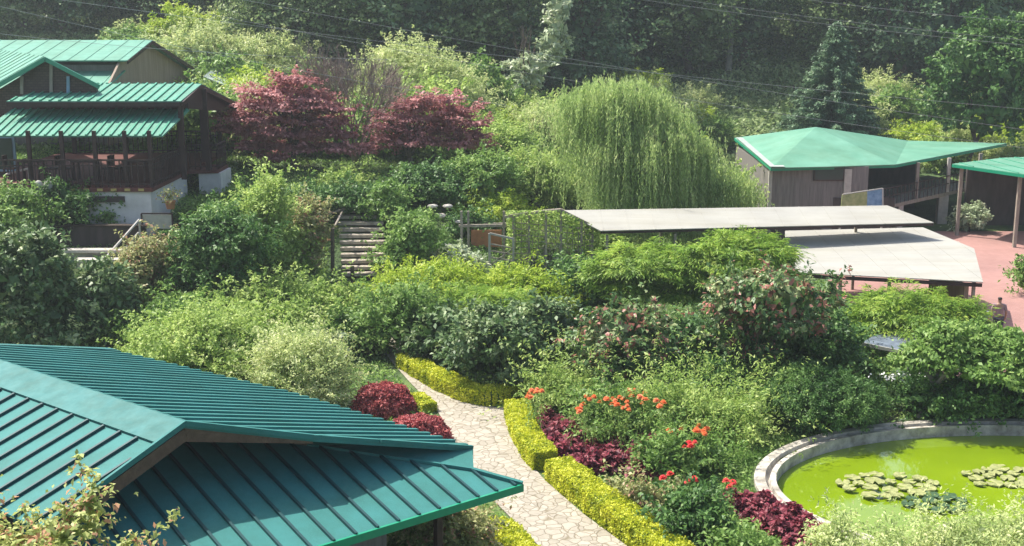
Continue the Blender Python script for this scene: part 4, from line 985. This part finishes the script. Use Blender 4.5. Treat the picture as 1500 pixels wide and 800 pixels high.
# ================================================================= WILLOW
def willow():
    Y = 52; b = V(px2w(950, Y), Y, 0); b.z = gz(b.x, Y)
    t = thing('weeping_willow', b, 'large weeping willow with long hanging yellow green strands behind the white roofs', 'tree')
    rng = np.random.default_rng(21); Q = []; sc = Y/FPX; mb = MB(); top = V(0, 0, 3.0)
    mb.tube([(0,0,-.2), (.05,0,1.5), tuple(top)], [.42,.36,.3], 10)
    # (px, py of the crest, x radius, y radius, how many branch heads)
    crowns = [(893,150,62,46,46),(852,166,22,36,12),(945,168,46,42,26),(982,214,44,44,26),(1025,244,38,40,26),(1062,270,30,34,22),(1088,292,16,32,10),(930,215,90,55,40)]
    for (px, py, rx, ry, nh) in crowns:
        c = atY(px, py, Y)
        for h in range(nh):
            d = rng.normal(size=3); d /= np.linalg.norm(d); d[2] = abs(d[2])*.95 - .12
            if d[1] > .3: d[1] *= -1 if rng.random() < .6 else 1
            H = np.array([c.x-b.x, 0, c.z-b.z]) + d*np.array([rx*sc, rx*sc*1.0, ry*sc])*rng.uniform(.72, 1.08)
            hr = rng.uniform(.18, .55); base_len = rng.uniform(1.6, 6.2) if H[0] + b.x > px2w(872, Y) else rng.uniform(1.0, 3.6); ns = int(rng.integers(9, 24)); tone = rng.random()
            if h % 5 == 0:
                hv = V(*H); md = top.lerp(hv, .5) + V(0, 0, .5); mb.tube([top, md, hv], [.12, .07, .02], 5)
            for k in range(ns):
                p0 = H + rng.normal(size=3)*np.array([hr, hr, hr*.35]); hang = min(base_len*rng.uniform(.55, 1.15), p0[2] - rng.uniform(.2, 1.2))
                if hang < .5 or p0[0] + b.x > px2w(1122, Y): continue
                K = int(hang/.07); u = np.linspace(0, 1, K); o_ = np.array([d[0], d[1]*.8])*rng.uniform(.1, .75); sw = rng.normal(size=2)*.2
                P = np.stack([p0[0] + o_[0]*np.sqrt(u) + sw[0]*u*u, p0[1] + o_[1]*np.sqrt(u) + sw[1]*u*u, p0[2] + .3*np.sin(np.minimum(u*6, 3.1)) - hang*u], 1) + rng.normal(size=(K,3))*.03
                ax = np.stack([rng.normal(size=K)*.45, rng.normal(size=K)*.45, -np.ones(K)], 1)
                Q.append(leafquads(P, ax, rng.normal(size=(K,3))+[0,-.5,.5], .18*(.7+.6*rng.random(K)), .036))
    quads('crown', np.concatenate(Q), M['willow'], t)
    o = mb.build('trunk', M['bark']); o.parent = t
willow()

# ================================================================= RED MAPLES, BARE SHRUB
def layered(specs_px, Y, base):
    return lobes_px(base, specs_px, Y)
def maple(px, by, Y, specs, label, lean=0):
    p = atY(px, by, Y); z = gz(p.x, Y); b = V(p.x, Y, z); lob = layered(specs, Y, b); h = max(l[2]+l[5] for l in lob)
    shape_bush('red_maple', 'crown', 'maple', max(l[3] for l in lob)*2.4, h, b, label, 'tree', lobes=lob, ls=.95, dens=.6, trunk=dict(r=.15, n=8, fork=.22, top=.6), group='red maples')
maple(432, 250, 55, [(428,120,32,7),(405,136,46,7),(455,142,38,7),(380,153,40,6),(430,158,50,7),(482,162,30,6),(355,172,38,6),(415,176,52,7),(470,180,42,7),(338,190,24,5),(395,195,50,7),(452,199,46,7),(502,198,24,6),(372,214,36,6),(430,217,46,6),(490,218,26,6),(400,232,26,5)], 'red leaved maple nearest the pavilion, the larger of the two')
maple(600, 250, 55.5, [(640,147,34,6),(610,158,34,6),(668,162,32,6),(590,172,32,6),(645,175,46,6),(690,182,22,5),(575,188,30,6),(625,190,48,6),(680,198,32,6),(560,203,26,5),(610,206,42,6),(665,211,42,6),(700,214,20,4),(540,216,26,4)], 'red leaved maple in front of the domed tree, the smaller of the two')
def bare_shrub():
    Y = 56.6; p = atY(520, 235, Y); z = gz(p.x, Y); t = thing('bare_twiggy_tree', (p.x, Y, z), 'grey leafless twiggy tree between the two red maples', 'tree')
    rng = random.Random(4); tw = MB(); top = atY(510, 80, Y).z - z
    def br(a, d, L, r, k):
        b = a + d*L; tw.tube([a, b], [max(r,.008), max(r*.6,.006)], 3)
        if k == 0: return
        for _ in range(3 if k > 1 else 4):
            nd = (d + V(rng.gauss(0,.38), rng.gauss(0,.38), rng.gauss(.12,.2))).normalized(); br(a.lerp(b, rng.uniform(.55,1)), nd, L*rng.uniform(.6,.85), r*.55, k-1)
    for i in range(8):
        a = 6.28*i/8; br(V(0,0,.1), V(math.cos(a)*.5, math.sin(a)*.5, 1).normalized(), top*.40, .07, 5)
    o = tw.build('branches', M['twig']); o.parent = t
bare_shrub()

# ================================================================= SLOPE SHRUBS (copies)
SG = 'shrubs covering the slope below the forest'
sl = []
for i, (k, w_, h_, l) in enumerate((('bright',4.2,2.6,'bright green shrub on the sunny slope below the forest'),('pale',4.4,2.4,'pale green shrub on the sunny slope below the forest'),('mid',4.0,2.8,'mid green shrub on the sunny slope below the forest'),('lime',4.6,2.2,'yellow green shrub on the sunny slope below the forest'))):
    sl.append(shape_bush('slope_shrub', 'foliage', k, w_, h_, (0,0,0), l, seed=200+i, ls=1.6, dens=.8, group=SG))
used = set(); rr = random.Random(9)
spots = []
for Y in (60,63.5,67,70.5,74,78,82,86.5):
    x = -Y*.30
    while x < Y*.46:
        spots.append((x + rr.uniform(-.8,.8), Y + rr.uniform(-1.2,1.2))); x += 3.0*rr.uniform(.8,1.25)
for x, y in spots:
    if x > 10.5 and y < 73.5: continue
    if y > 75.5 and -20 < x < 6: continue
    if y > 69 and -15 < x < -6: continue
    if y > 72 and 13.5 < x < 22: continue
    if -26 < x < -16.5 and y < 76: continue
    if 1.5 < x < 4 and y < 61: continue
    k = rr.choice([0,0,1,1,2,2,3] if x < 8 else [0,1,3,2,3,1]); o = sl[k] if k not in used else copy_tree(sl[k]); used.add(k)
    o.location = (x, y, gz(x,y)-.3); s = rr.uniform(.7,1.15); o.scale = (s,s,s*rr.uniform(.75,1.1)); o.rotation_euler = (0,0,rr.uniform(0,6.28))

# ================================================================= GARDEN SHRUBS, one by one
G = [
 (30,352,282,130,'mid','shrub with yellow green tips at the far left below the stone cabin'),
 (95,345,268,80,'deep','vivid deep green shrub against the left end of the white base wall'),
 (150,330,300,120,'deep','low dark shrub at the foot of the white pavilion base wall'),
 (55,525,340,200,'broad','huge dark broad-leaved shrub at the left edge above the teal roof'),
 (150,515,392,120,'broad','dark broad-leaved shrub right of the huge one at the left edge'),
 (0,520,430,120,'broad','low dark shrub cut by the left edge of the photo'),
 (45,530,488,160,'pale','low pale plants just above the teal roof edge at the left'),
 (222,462,350,105,'rosy','mixed green shrub with pinkish tips between the handrail and the round dark tree'),
 (195,440,400,70,'mid','small green shrub below the wide left steps'),
 (362,330,285,80,'mid','green shrub right of the white pavilion side wall'),
 (300,335,300,60,'mid','small green shrub below the white side wall'),
 (398,425,266,100,'bright','tall bright green shrub left of the stone stairs'),
 (345,400,300,80,'mid','mid green shrub behind the round dark tree'),
 (452,405,300,66,'rosy','yellowish shrub with pink leaves beside the stair posts'),
 (450,318,280,110,'deep','dark green shrub under the larger red maple'),
 (372,305,278,70,'mid','green shrub between pavilion wall and the larger maple'),
 (530,308,276,70,'deep','dark shrub at the head of the stone stairs'),
 (545,518,484,60,'mid','small green shrub closing the far end of the flagstone path'),
 (500,272,258,70,'bright','light green shrub between the two maple trunks'),
 (572,330,272,62,'mid','rounded green shrub just right of the stair head'),
 (622,305,246,110,'deep','deep green shrub under the smaller red maple'),
 (700,310,232,110,'mid','mid green shrub right of the smaller maple above the arbour'),
 (600,412,318,82,'mid','bright rounded shrub directly right of the stone stairs'),
 (655,402,362,100,'silver','low silvery green plants in front of the flat boulder'),
 (690,345,318,60,'deep','dark ivy bush beside the white rocks'),
 (722,330,292,100,'lime','yellow brown feathery shrub above the timber arbour'),
 (780,305,232,120,'bright','bright green shrub rising behind the pergola'),
 (850,310,245,110,'bright','light green shrub between pergola and willow'),
 (730,260,190,120,'bright','sunlit shrub on the slope left of the willow'),
 (800,240,165,110,'pale','pale shrub touching the left side of the willow'),
 (815,398,360,90,'silver','silver-leaved shrub at the right foot of the pergola'),
 (885,385,345,80,'bright','light green shrub at the left end under the rear white roof'),
 (250,515,445,170,'mid','low mid green shrub between the round dark tree and the teal roof'),
 (310,575,470,200,'bright','wide sunny green shrub above the middle of the teal roof'),
 (440,600,500,150,'pale','pale fine-leaved shrub left of the upper red barberry ball'),
 (385,545,480,150,'bright','bright shrub above the pale fine-leaved one'),
 (400,500,425,180,'bright','light green mound below the round dark tree'),
 (320,480,440,130,'mid','green mound at the foot of the round dark tree'),
 (468,475,420,130,'bright','leafy green mound at the foot of the stone stairs'),
 (425,432,402,100,'mid','low green shrub left of the stair posts'),
 (505,515,458,110,'mid','green shrub at the hidden head of the flagstone path'),
 (450,530,485,140,'silver','grey green leafy plants left of the path head'),
 (650,470,395,190,'lime','broad lime green mound below the white gate'),
 (760,475,400,160,'lime','lime green mound below the pergola'),
 (700,510,430,170,'feather','soft green fern-like mound in the centre of the garden'),
 (600,520,428,110,'mid','green shrub above the far end of the golden hedge'),
 (650,540,458,120,'broad','dark shrub with large pale leaves behind the far golden hedge'),
 (725,572,455,150,'broad','largest dark broad-leaved shrub behind the far golden hedge'),
 (800,555,440,110,'broad','dark broad-leaved shrub left of the pink-tipped shrub'),
 (850,470,395,120,'deep','deep green shrub below the silver-leaved one'),
 (1010,550,470,130,'deep','dark shrub in shade between the two pink-tipped shrubs'),
 (1180,560,440,160,'deep','dark green shrub behind the cypress dome'),
 (1060,600,540,130,'deep','shaded dark shrub under the taller pink-tipped shrub'),
 (830,600,556,110,'airy','light leafy plants behind the first orange flowers'),
 (900,648,585,130,'mid','green zinnia foliage in the middle of the flower bed'),
 (985,632,578,110,'airy','bright green foliage behind the orange flowers'),
 (1070,640,595,130,'airy','yellow green arching shrub at the back of the flower bed'),
 (1130,615,600,70,'airy','shrub with long light shoots between flower bed and cypress dome'),
 (985,700,645,100,'mid','green leafy plants beneath the right orange flowers'),
 (1045,690,660,60,'mid','green plants at the pond side of the flower bed'),
 (900,728,708,46,'rosy','small green and purple leaved plant behind the longest hedge'),
 (942,760,712,62,'rosy','mottled purple green shrub beside the longest hedge'),
 (1020,800,722,110,'deep','rounded grey green shrub at the lower end of the flower bed'),
 (1085,835,785,80,'mid','low soft green plant beside the lower burgundy plants'),
 (655,835,735,120,'rosy','speckled green shrub under the eave of the nearest house'),
 (600,830,760,80,'mid','green shrub under the nearest house veranda'),
 (1420,340,300,50,'silver','potted silvery plants in the shade of the dark building'),
 (1503,430,382,44,'mid','clipped green bush on the red court at the right edge'),
 (1390,610,560,140,'deep','dark undergrowth below the spreading tree by the pond'),
 (1480,610,560,120,'deep','dark undergrowth at the right edge behind the pond'),
 (1285,556,535,80,'mid','green shrub in front of the blue-grey sheet shelter'),
 (1280,500,455,90,'deep','dark shrub behind the blue-grey sheet shelter'),
]
for (cx, by, ty, wp, k, l) in G:
    small = wp < 70; near = by > 560
    plant(cx, by, ty, wp, k, l, ls=.8 if near else 1.0, dens=.9 if by < 480 else 1.0)
# round dark tree
plant(322, 468, 318, 150, 'deep', 'round dark green small tree with bare stem beside the tall bright shrub', name='round_tree', part='crown', cat='tree', base=.22, trunk=dict(r=.09, n=5, fork=.3, top=.5, mat='palebark'))
# feathery trees
def flat_tree(px, by, specs, kind, label, ls=1.0, dens=.9, trunk=None, name='feathery_tree', Y=None):
    p = ground(px, by); b = p; lob = lobes_px(b, specs, p.y)
    h = max(l[2]+l[5] for l in lob); return shape_bush(name, 'crown', kind, max(l[3] for l in lob)*2.2, h, b, label, 'tree', lobes=lob, ls=ls, dens=dens, trunk=trunk)
flat_tree(1080, 500, [(1085,372,72,20),(1040,386,50,22),(1120,380,40,18),(1075,400,80,26),(1010,400,40,20)], 'feather', 'soft feathery green tree in front of the rear white roof')
flat_tree(945, 490, [(940,385,62,22),(900,400,40,20),(985,395,46,22),(935,420,70,24),(870,415,30,16),(995,425,50,24)], 'feather', 'lower soft feathery tree left of the taller feathery one')
flat_tree(1330, 520, [(1330,452,70,20),(1275,465,50,20),(1385,460,40,18),(1320,482,90,24),(1240,475,32,18),(1410,470,30,18)], 'feather', 'wide feathery green tree below the front white roof')
flat_tree(915, 585, [(915,485,52,34),(870,505,36,30),(965,500,38,30),(915,530,66,32),(880,470,22,14),(948,468,24,14)], 'pink', 'broad-leaved shrub with pinkish red tips behind the orange flowers', name='pink_tipped_shrub', dens=.7)
flat_tree(1100, 590, [(1130,430,70,34),(1080,445,48,32),(1185,440,44,30),(1130,470,86,32),(1070,480,36,24),(1110,510,50,22)], 'pink', 'taller broad-leaved tree with pinkish tips touching the front white roof', name='pink_tipped_tree', dens=.75, trunk=dict(r=.07, n=7, fork=.2, top=.6))
flat_tree(1205, 625, [(1200,585,88,45),(1235,590,62,40),(1150,590,50,32),(1180,555,40,18)], 'cypress', 'low domed fine-leaved cypress shrub at the far left of the pond', name='domed_cypress', ls=.8, dens=1.1)
umb = flat_tree(1345, 612, [(1420,505,70,26),(1370,520,50,22),(1475,508,60,28),(1440,532,90,22),(1345,528,40,16),(1515,505,45,30),(1395,490,40,16)], 'umbrella', 'spreading umbrella tree with curved trunk behind the pond', name='umbrella_tree', trunk=dict(r=.1, n=6, fork=.35, top=.6, lean=.5, mat='palebark'))

# foreground plants
p = V(-5.72, 12.6, 0)
shape_bush('rose_bush', 'foliage', 'rose', 2.0, 6.35, p, 'close leafy rose bush with salmon tips at the bottom left corner', lobes=[(.0,0,4.9,.75,.7,.4),(.45,.2,4.75,.5,.5,.4),(-.6,0,4.8,.6,.6,.42),(1.0,.4,5.5,.12,.12,.3),(1.35,.4,5.0,.16,.15,.1),(.75,.3,5.3,.16,.15,.25),(0,0,4.1,1.2,1,.6),(-.4,0,5.2,.2,.2,.15)], ls=.62, dens=.85, trunk=dict(r=.06, n=7, top=.7, fork=.4))
for i,(px, by, ty, wp, l) in enumerate(((1310,900,800,180,'pale wispy shrub in front of the pond, the left one'),(1420,895,782,200,'pale wispy shrub in front of the pond, near the lily pads'),(1520,890,765,140,'pale wispy shrub at the bottom right corner'),(1215,850,768,80,'small pale plant beside the lower burgundy row'))):
    plant(px, by, ty, wp, 'pale', l, ls=.7, dens=.75)

# ================================================================= BARBERRY BALLS
for (px, by, ty, wp, l) in ((562,604,550,92,'upper dark red barberry ball beside the flagstone path'),(612,648,598,98,'lower dark red barberry ball touching the teal roof edge')):
    q = ground(px, by); s = q.y/FPX; w_ = wp*s; h_ = (by-ty)*s*.8
    t = thing('barberry_ball', q, l, 'shrub', 'clipped red barberry balls'); rng = np.random.default_rng(px)
    d = norm(rng.normal(size=(26000,3))); d[:,2] = np.abs(d[:,2]) - .12*(rng.random(len(d)) < .4)
    rad = 1 + .13*np.array([mnoise.noise(Vector(k)*3.2) for k in d]) + rng.normal(size=len(d))*.045
    P = d*rad[:,None]*np.array([w_/2, w_*.42, h_*.93]) + np.array([0,0,.06])
    P *= (1 - .25*(rng.random((len(P),1)) < .3)*rng.random((len(P),1)))
    quads('foliage', leafquads(P, d*.5 + rng.normal(size=d.shape)*.6, d + rng.normal(size=d.shape)*.5, .09*(.7+.6*rng.random(len(d))), .05), M['barb'], t)
    m = MB(); limbs(m, rng, h_*.8, w_*.7, .03, n=6, fork=.15, top=.4); o = m.build('stem', M['bark']); o.parent = t

# ================================================================= COLEUS, FLOWERS
def coleus_proto(seed):
    rng = np.random.default_rng(seed); t = thing('burgundy_plant', (0,0,0), 'x', 'bedding plant'); K = 330
    d = norm(rng.normal(size=(K,3))); d[:,2] = np.abs(d[:,2])
    P = d*np.array([.24,.24,.34])*(.5+.55*rng.random((K,1)))
    quads('foliage', leafquads(P, d*[1,1,.4]+rng.normal(size=(K,3))*.3-[0,0,.15], d*.4+[0,0,1]+rng.normal(size=(K,3))*.3, .15, .085), M['coleus'], t)
    m = MB(); 
    for j in range(5): a = j*1.26; m.tube([(0,0,0),(math.cos(a)*.12,math.sin(a)*.12,.25)], [.01,.006], 5)
    o = m.build('stem', M['coleus']); o.parent = t; return t
cp = [coleus_proto(i) for i in range(3)]; used = set(); rr = random.Random(31)
rows = [('burgundy leaved plant in the upper bed beside the middle golden hedge', [(800,618),(820,625),(812,640),(795,632),(830,640),(840,630)], 'burgundy plants beside the middle hedge'),
        ('burgundy leaved plant in the long row between hedge and green flower foliage', [(815,662),(835,658),(850,670),(868,662),(885,676),(902,668),(918,682),(935,674),(948,690),(826,674),(845,682),(870,684),(895,690),(925,694),(805,655),(955,680),(858,650),(880,655),(912,655),(935,662),(960,668),(975,682),(905,690),(940,698),(960,700),(838,690),(856,694)], 'burgundy plants in the middle row'),
        ('burgundy leaved plant deep in the mottled shrub by the long hedge', [(938,755),(955,765),(968,748)], 'burgundy plants by the mottled shrub'),
        ('burgundy leaved plant in the lower row by the pond rim', [(1060,745),(1085,748),(1108,752),(1128,760),(1150,770),(1170,782),(1140,782),(1185,800),(1160,800),(1118,745),(1205,812),(1070,735),(1095,738),(1120,742),(1140,752),(1160,762),(1180,772),(1195,790),(1210,800),(1100,762),(1120,772)], 'burgundy plants by the pond rim'),
        ('burgundy leaved plant in the patch cut by the lower edge of the photo', [(1040,815),(1062,808),(1085,815),(1105,822),(1060,830),(1030,835)], 'burgundy plants at the lower edge')]
for l, ps, g in rows:
    for px, py in ps:
        k = rr.randrange(3); o = cp[k] if k not in used else copy_tree(cp[k]); used.add(k); q = ground(px, py+4)
        o.location = q; o['label'] = l; o['group'] = g; s = rr.uniform(1.1,1.6) if py < 700 else rr.uniform(.95,1.3); o.scale = (s,s,s*rr.uniform(.9,1.2)); o.rotation_euler = (0,0,rr.uniform(0,6.28))
def flower_proto(mat, name):
    t = thing(name, (0,0,0), 'x', 'flower'); m = MB(); m.tube([(0,0,-.9),(.02,0,-.4),(0,0,0)], .008, 5); o = m.build('stem', M['mid']); o.parent = t
    rng = np.random.default_rng(8); Q = []
    for ringi, (n, r, zz) in enumerate(((13,.085,0),(10,.06,.025),(6,.03,.04))):
        a = np.arange(n)*6.283/n + ringi*.3; d = np.stack([np.cos(a),np.sin(a),np.full(n,.15*ringi)],1)
        Q.append(leafquads(d*r*.62+[0,0,zz], d, np.tile([0,0,1.],(n,1)), r*1.25, r*.62))
    quads('petals', np.concatenate(Q), M[mat], t)
    K = 16; P = rng.normal(size=(K,3))*[.06,.06,.22]+[0,0,-.45]; quads('foliage', leafquads(P, rng.normal(size=(K,3)), rng.normal(size=(K,3))*.4+[0,0,1], .12, .05), M['mid'], t)
    return t
fo, fr_ = flower_proto('orange', 'orange_flower'), flower_proto('redp', 'red_flower')
FL = [('orange', [(408,443,3),(416,441,3)], 'orange bloom among the light green mound left of the stone stairs'),
      ('orange', [(780,577,4),(790,576,4)], 'orange red bloom beside the far end of the middle golden hedge'),
      ('orange', [(846,597,3),(855,598,3),(866,586,3),(872,584,2)], 'orange bloom in the left pair of the upper flower group'),
      ('orange', [(893,590,4),(905,592,4),(912,586,3),(921,599,3),(928,577,4),(935,576,2),(940,590,3),(898,584,2)], 'orange bloom in the dense cluster of the upper flower group'),
      ('orange', [(968,591,3),(963,594,1)], 'orange bloom alone at the right of the upper flower group'),
      ('orange', [(982,630,3),(991,631,3),(1018,629,3),(1026,631,3),(1034,632,2)], 'orange bloom in the right row above the pond side plants'),
      ('redp', [(1006,651,3),(1014,650,3)], 'coral bloom just below the right orange row'),
      ('redp', [(976,694,4),(1010,702,5),(1066,710,4)], 'single red bloom low in the bed near the mottled shrub')]
cnt = {'orange':0,'redp':0}
for mname, ps, l in FL:
    for px, py, n in ps:
        for j in range(max(2, n)):
            src = fo if mname == 'orange' else fr_
            o = src if cnt[mname] == 0 else copy_tree(src); cnt[mname] += 1
            zb = .45 if px < 500 else 1.32 if py < 600 else (1.0 if py < 660 else .75)
            x_, y_ = px + rr.uniform(-9,9), py + rr.uniform(-6,6); q = at(x_, y_, zb)
            q = q if px > 500 else ground(px, py+12) + V(0,0,1.1)
            o.location = q; s = rr.uniform(.6,1.0); o.scale = (s,s,1.2); o.rotation_euler = (rr.uniform(-.1,.5), rr.uniform(-.3,.3), rr.uniform(0,6))
            o['label'] = l; o['group'] = l.replace('bloom', 'blooms')
# small orange flowers by the teal roof / centre
# white blooms in the shade behind the pond
wb = []
def white_cluster(px, py, Y, w_, label):
    q = atY(px, py, Y); t = thing('white_flowering_plant', (q.x,q.y,gz(q.x,q.y)), label, 'plant', 'white flowers in the shade'); zz = q.z-gz(q.x,q.y)
    rng = np.random.default_rng(px); K = 60; P = rng.normal(size=(K,3))*[w_,.12,.06]+[0,0,zz]; quads('petals', leafquads(P, rng.normal(size=(K,3)), rng.normal(size=(K,3))*.5+[0,-.5,1], .09, .07), M['whitefl'], t)
    K = 500; P = rng.normal(size=(K,3))*[w_*1.2,.2,zz*.25]+[0,0,zz*.5]; P[:,2] = np.clip(P[:,2],.03,zz); quads('foliage', leafquads(P, rng.normal(size=(K,3)), rng.normal(size=(K,3))*.5+[0,0,1], .11, .06), M['deep'], t)
white_cluster(1312,552,33.4,.35,'white flowers in the shade left of the curved trunk')
white_cluster(1425,560,33.0,.15,'small tuft of white flowers in the shade right of the curved trunk')
white_cluster(1452,562,33.0,.32,'white flowers at the right in the shade under the umbrella tree')

# ================================================================= LILY PADS
def pad_mesh():
    m = MB(); n = 18; P = [(0,0,0)]
    pts = [(math.cos(R(15)+ i*R(330)/n), math.sin(R(15)+i*R(330)/n)) for i in range(n+1)]
    top = [(0,0,.012)] + [(x,y,.02+.012*math.sin(i*1.7)) for i,(x,y) in enumerate(pts)]
    for i in range(1, n+1): m.face([top[0], top[i], top[i+1]])
    for i in range(1, n+1): m.face([top[i], (top[i][0],top[i][1],-.01), (top[i+1][0],top[i+1][1],-.01), top[i+1]])
    return m
M['pad'] = plain('lily pad', (.20,.25,.07), .5, .3, 1.5, col2=(.42,.42,.18)); M['padd'] = plain('dark lily pad', (.05,.10,.04), .35, .3, 3)
def pads(rect, n, label, grp, mat, seed, size=(.13,.2)):
    rng = random.Random(seed); first = None; cx, cy, rx, ry = rect; placed = []
    k = 0; tries = 0
    while k < n and tries < 4000:
        tries += 1
        a = rng.uniform(0,6.28); r = math.sqrt(rng.random()); q = at(cx+math.cos(a)*rx*r, cy+math.sin(a)*ry*r, -.12)
        s = rng.uniform(*size)
        if any((q.x-b.x)**2 + (q.y-b.y)**2 < (.93*(s+t))**2 for b, t in placed): continue
        placed.append((q, s))
        if first is None:
            o = pad_mesh().build('lily_pad', M[mat]); first = o; tag(o, label, 'lily pad', grp)
        else: o = first.copy(); C.objects.link(o)
        o.location = (q.x, q.y, -.118 + .016*rng.random()); o.scale = (s, s, 1); o.rotation_euler = (rng.uniform(-.06,.06), rng.uniform(-.06,.06), rng.uniform(0,6.28)); k += 1
pads((1300,711,70,16), 36, 'yellowish lily pad in the left raft floating on the green pond', 'lily pads of the left raft', 'pad', 1, (.14,.24))
pads((1475,699,64,13), 30, 'yellowish lily pad in the right raft floating on the green pond', 'lily pads of the right raft', 'pad', 2, (.14,.24))
pads((1372,738,42,13), 26, 'dark green lily pad in the small patch below the left raft', 'dark lily pads', 'padd', 3)

# ================================================================= GROUND COVER (uncountable)
rng = np.random.default_rng(55)
def cover(name, K, x0, x1, y0, y1, mat, L, Wd, hmax, mask=None):
    x = rng.uniform(x0, x1, K); y = rng.uniform(y0, y1, K)
    ok = np.abs(x) < y*.46 + 2
    ok &= ~((np.abs(x+5.6) < 1.1) & (y > 42.8) & (y < 49))
    ok &= ((x-PC[0])/(PA+.1))**2 + ((y-PC[1])/(PB+.1))**2 > 1
    ok &= ~((x > 12.9) & (y > 36) & (y < 74))
    # off the path: compare with path centreline
    cl = np.array([[(at(*a,0).x+at(*b,0).x)/2, (at(*a,0).y+at(*b,0).y)/2, (at(*b,0)-at(*a,0)).length/2] for a, b in zip(dens_(PL,3), dens_(PR,3))])
    for cxx, cyy, wv in cl: ok &= (x-cxx)**2 + (y-cyy)**2 > (wv*.9+.25)**2
    if mask is not None: ok &= mask(x, y)
    x, y = x[ok], y[ok]; z = terr(x, y) + rng.random(len(x))*hmax*(.5+.5*np.sin(x*1.7)*np.cos(y*1.3)+.15)
    P = np.stack([x,y,z],1); n = len(P)
    o = quads(name, leafquads(P, rng.normal(size=(n,3))+[0,0,.5], rng.normal(size=(n,3))*.5+[0,0,1], L*(.6+.8*rng.random(n)), Wd), M[mat]); tag(o, 'low green leaves and grass covering the ground', 'ground cover', kind='stuff')
cover('ground_cover', 240000, -24, 26, 22, 62, 'mid', .14, .06, .22)
cover('grass', 120000, 1, 9.5, 24, 36, 'mid', .10, .02, .10)
cover('hillside_cover', 160000, -42, 46, 58, 118, 'forest2', .4, .2, .5)

# ================================================================= OVERHEAD WIRES
WG = 'overhead power wires'
W = [((-60,-18),(480,98),'overhead wire ending lowest over the hall roof'),
     ((-60,28),(300,62),'overhead wire crossing just above the hall ridge'),
     ((60,-12),(1500,152),'overhead wire crossing the dark forest behind the willow'),
     ((330,-14),(1560,190),'overhead wire passing in front of the conifer'),
     ((560,60),(1560,215),'lowest overhead wire crossing near the right green roof'),
     ((900,-18),(1560,60),'upper overhead wire of the close pair at the top right'),
     ((960,-18),(1560,52),'lower overhead wire of the close pair at the top right'),
     ((1200,-12),(1560,22),'short overhead wire at the top right corner')]
for i, (a, b, l) in enumerate(W):
    Yw = 54 + i*.4; A_, B_ = atY(*a, Yw), atY(*b, Yw); dd = (B_-A_).normalized(); A_ -= dd*8; B_ += dd*8; n = 24
    pts = [A_.lerp(B_, k/n) - V(0,0,.5*4*(k/n)*(1-k/n)) for k in range(n+1)]
    m = MB(); m.tube(pts, .0075, 5); tag(m.build('power_wire', M['wire']), l, 'wire', WG)

# ================================================================= HAZE
mb = MB(); x0,x1,y0,y1,z0,z1 = -150,150,-40,268,-3,84
mb.box(((x0+x1)/2,(y0+y1)/2,(z0+z1)/2), (x1-x0,y1-y0,z1-z0)); 
hm = bpy.data.materials.new('thin air haze'); hm.use_nodes = True; ht = hm.node_tree; ht.nodes.clear()
ho = ht.nodes.new('ShaderNodeOutputMaterial'); hv = ht.nodes.new('ShaderNodeVolumePrincipled'); hv.inputs['Color'].default_value = (.80,.90,.95,1); hv.inputs['Density'].default_value = .0007; hv.inputs['Anisotropy'].default_value = .3
ht.links.new(hv.outputs[0], ho.inputs['Volume'])
hz = mb.build('haze', hm); tag(hz, kind='stuff')
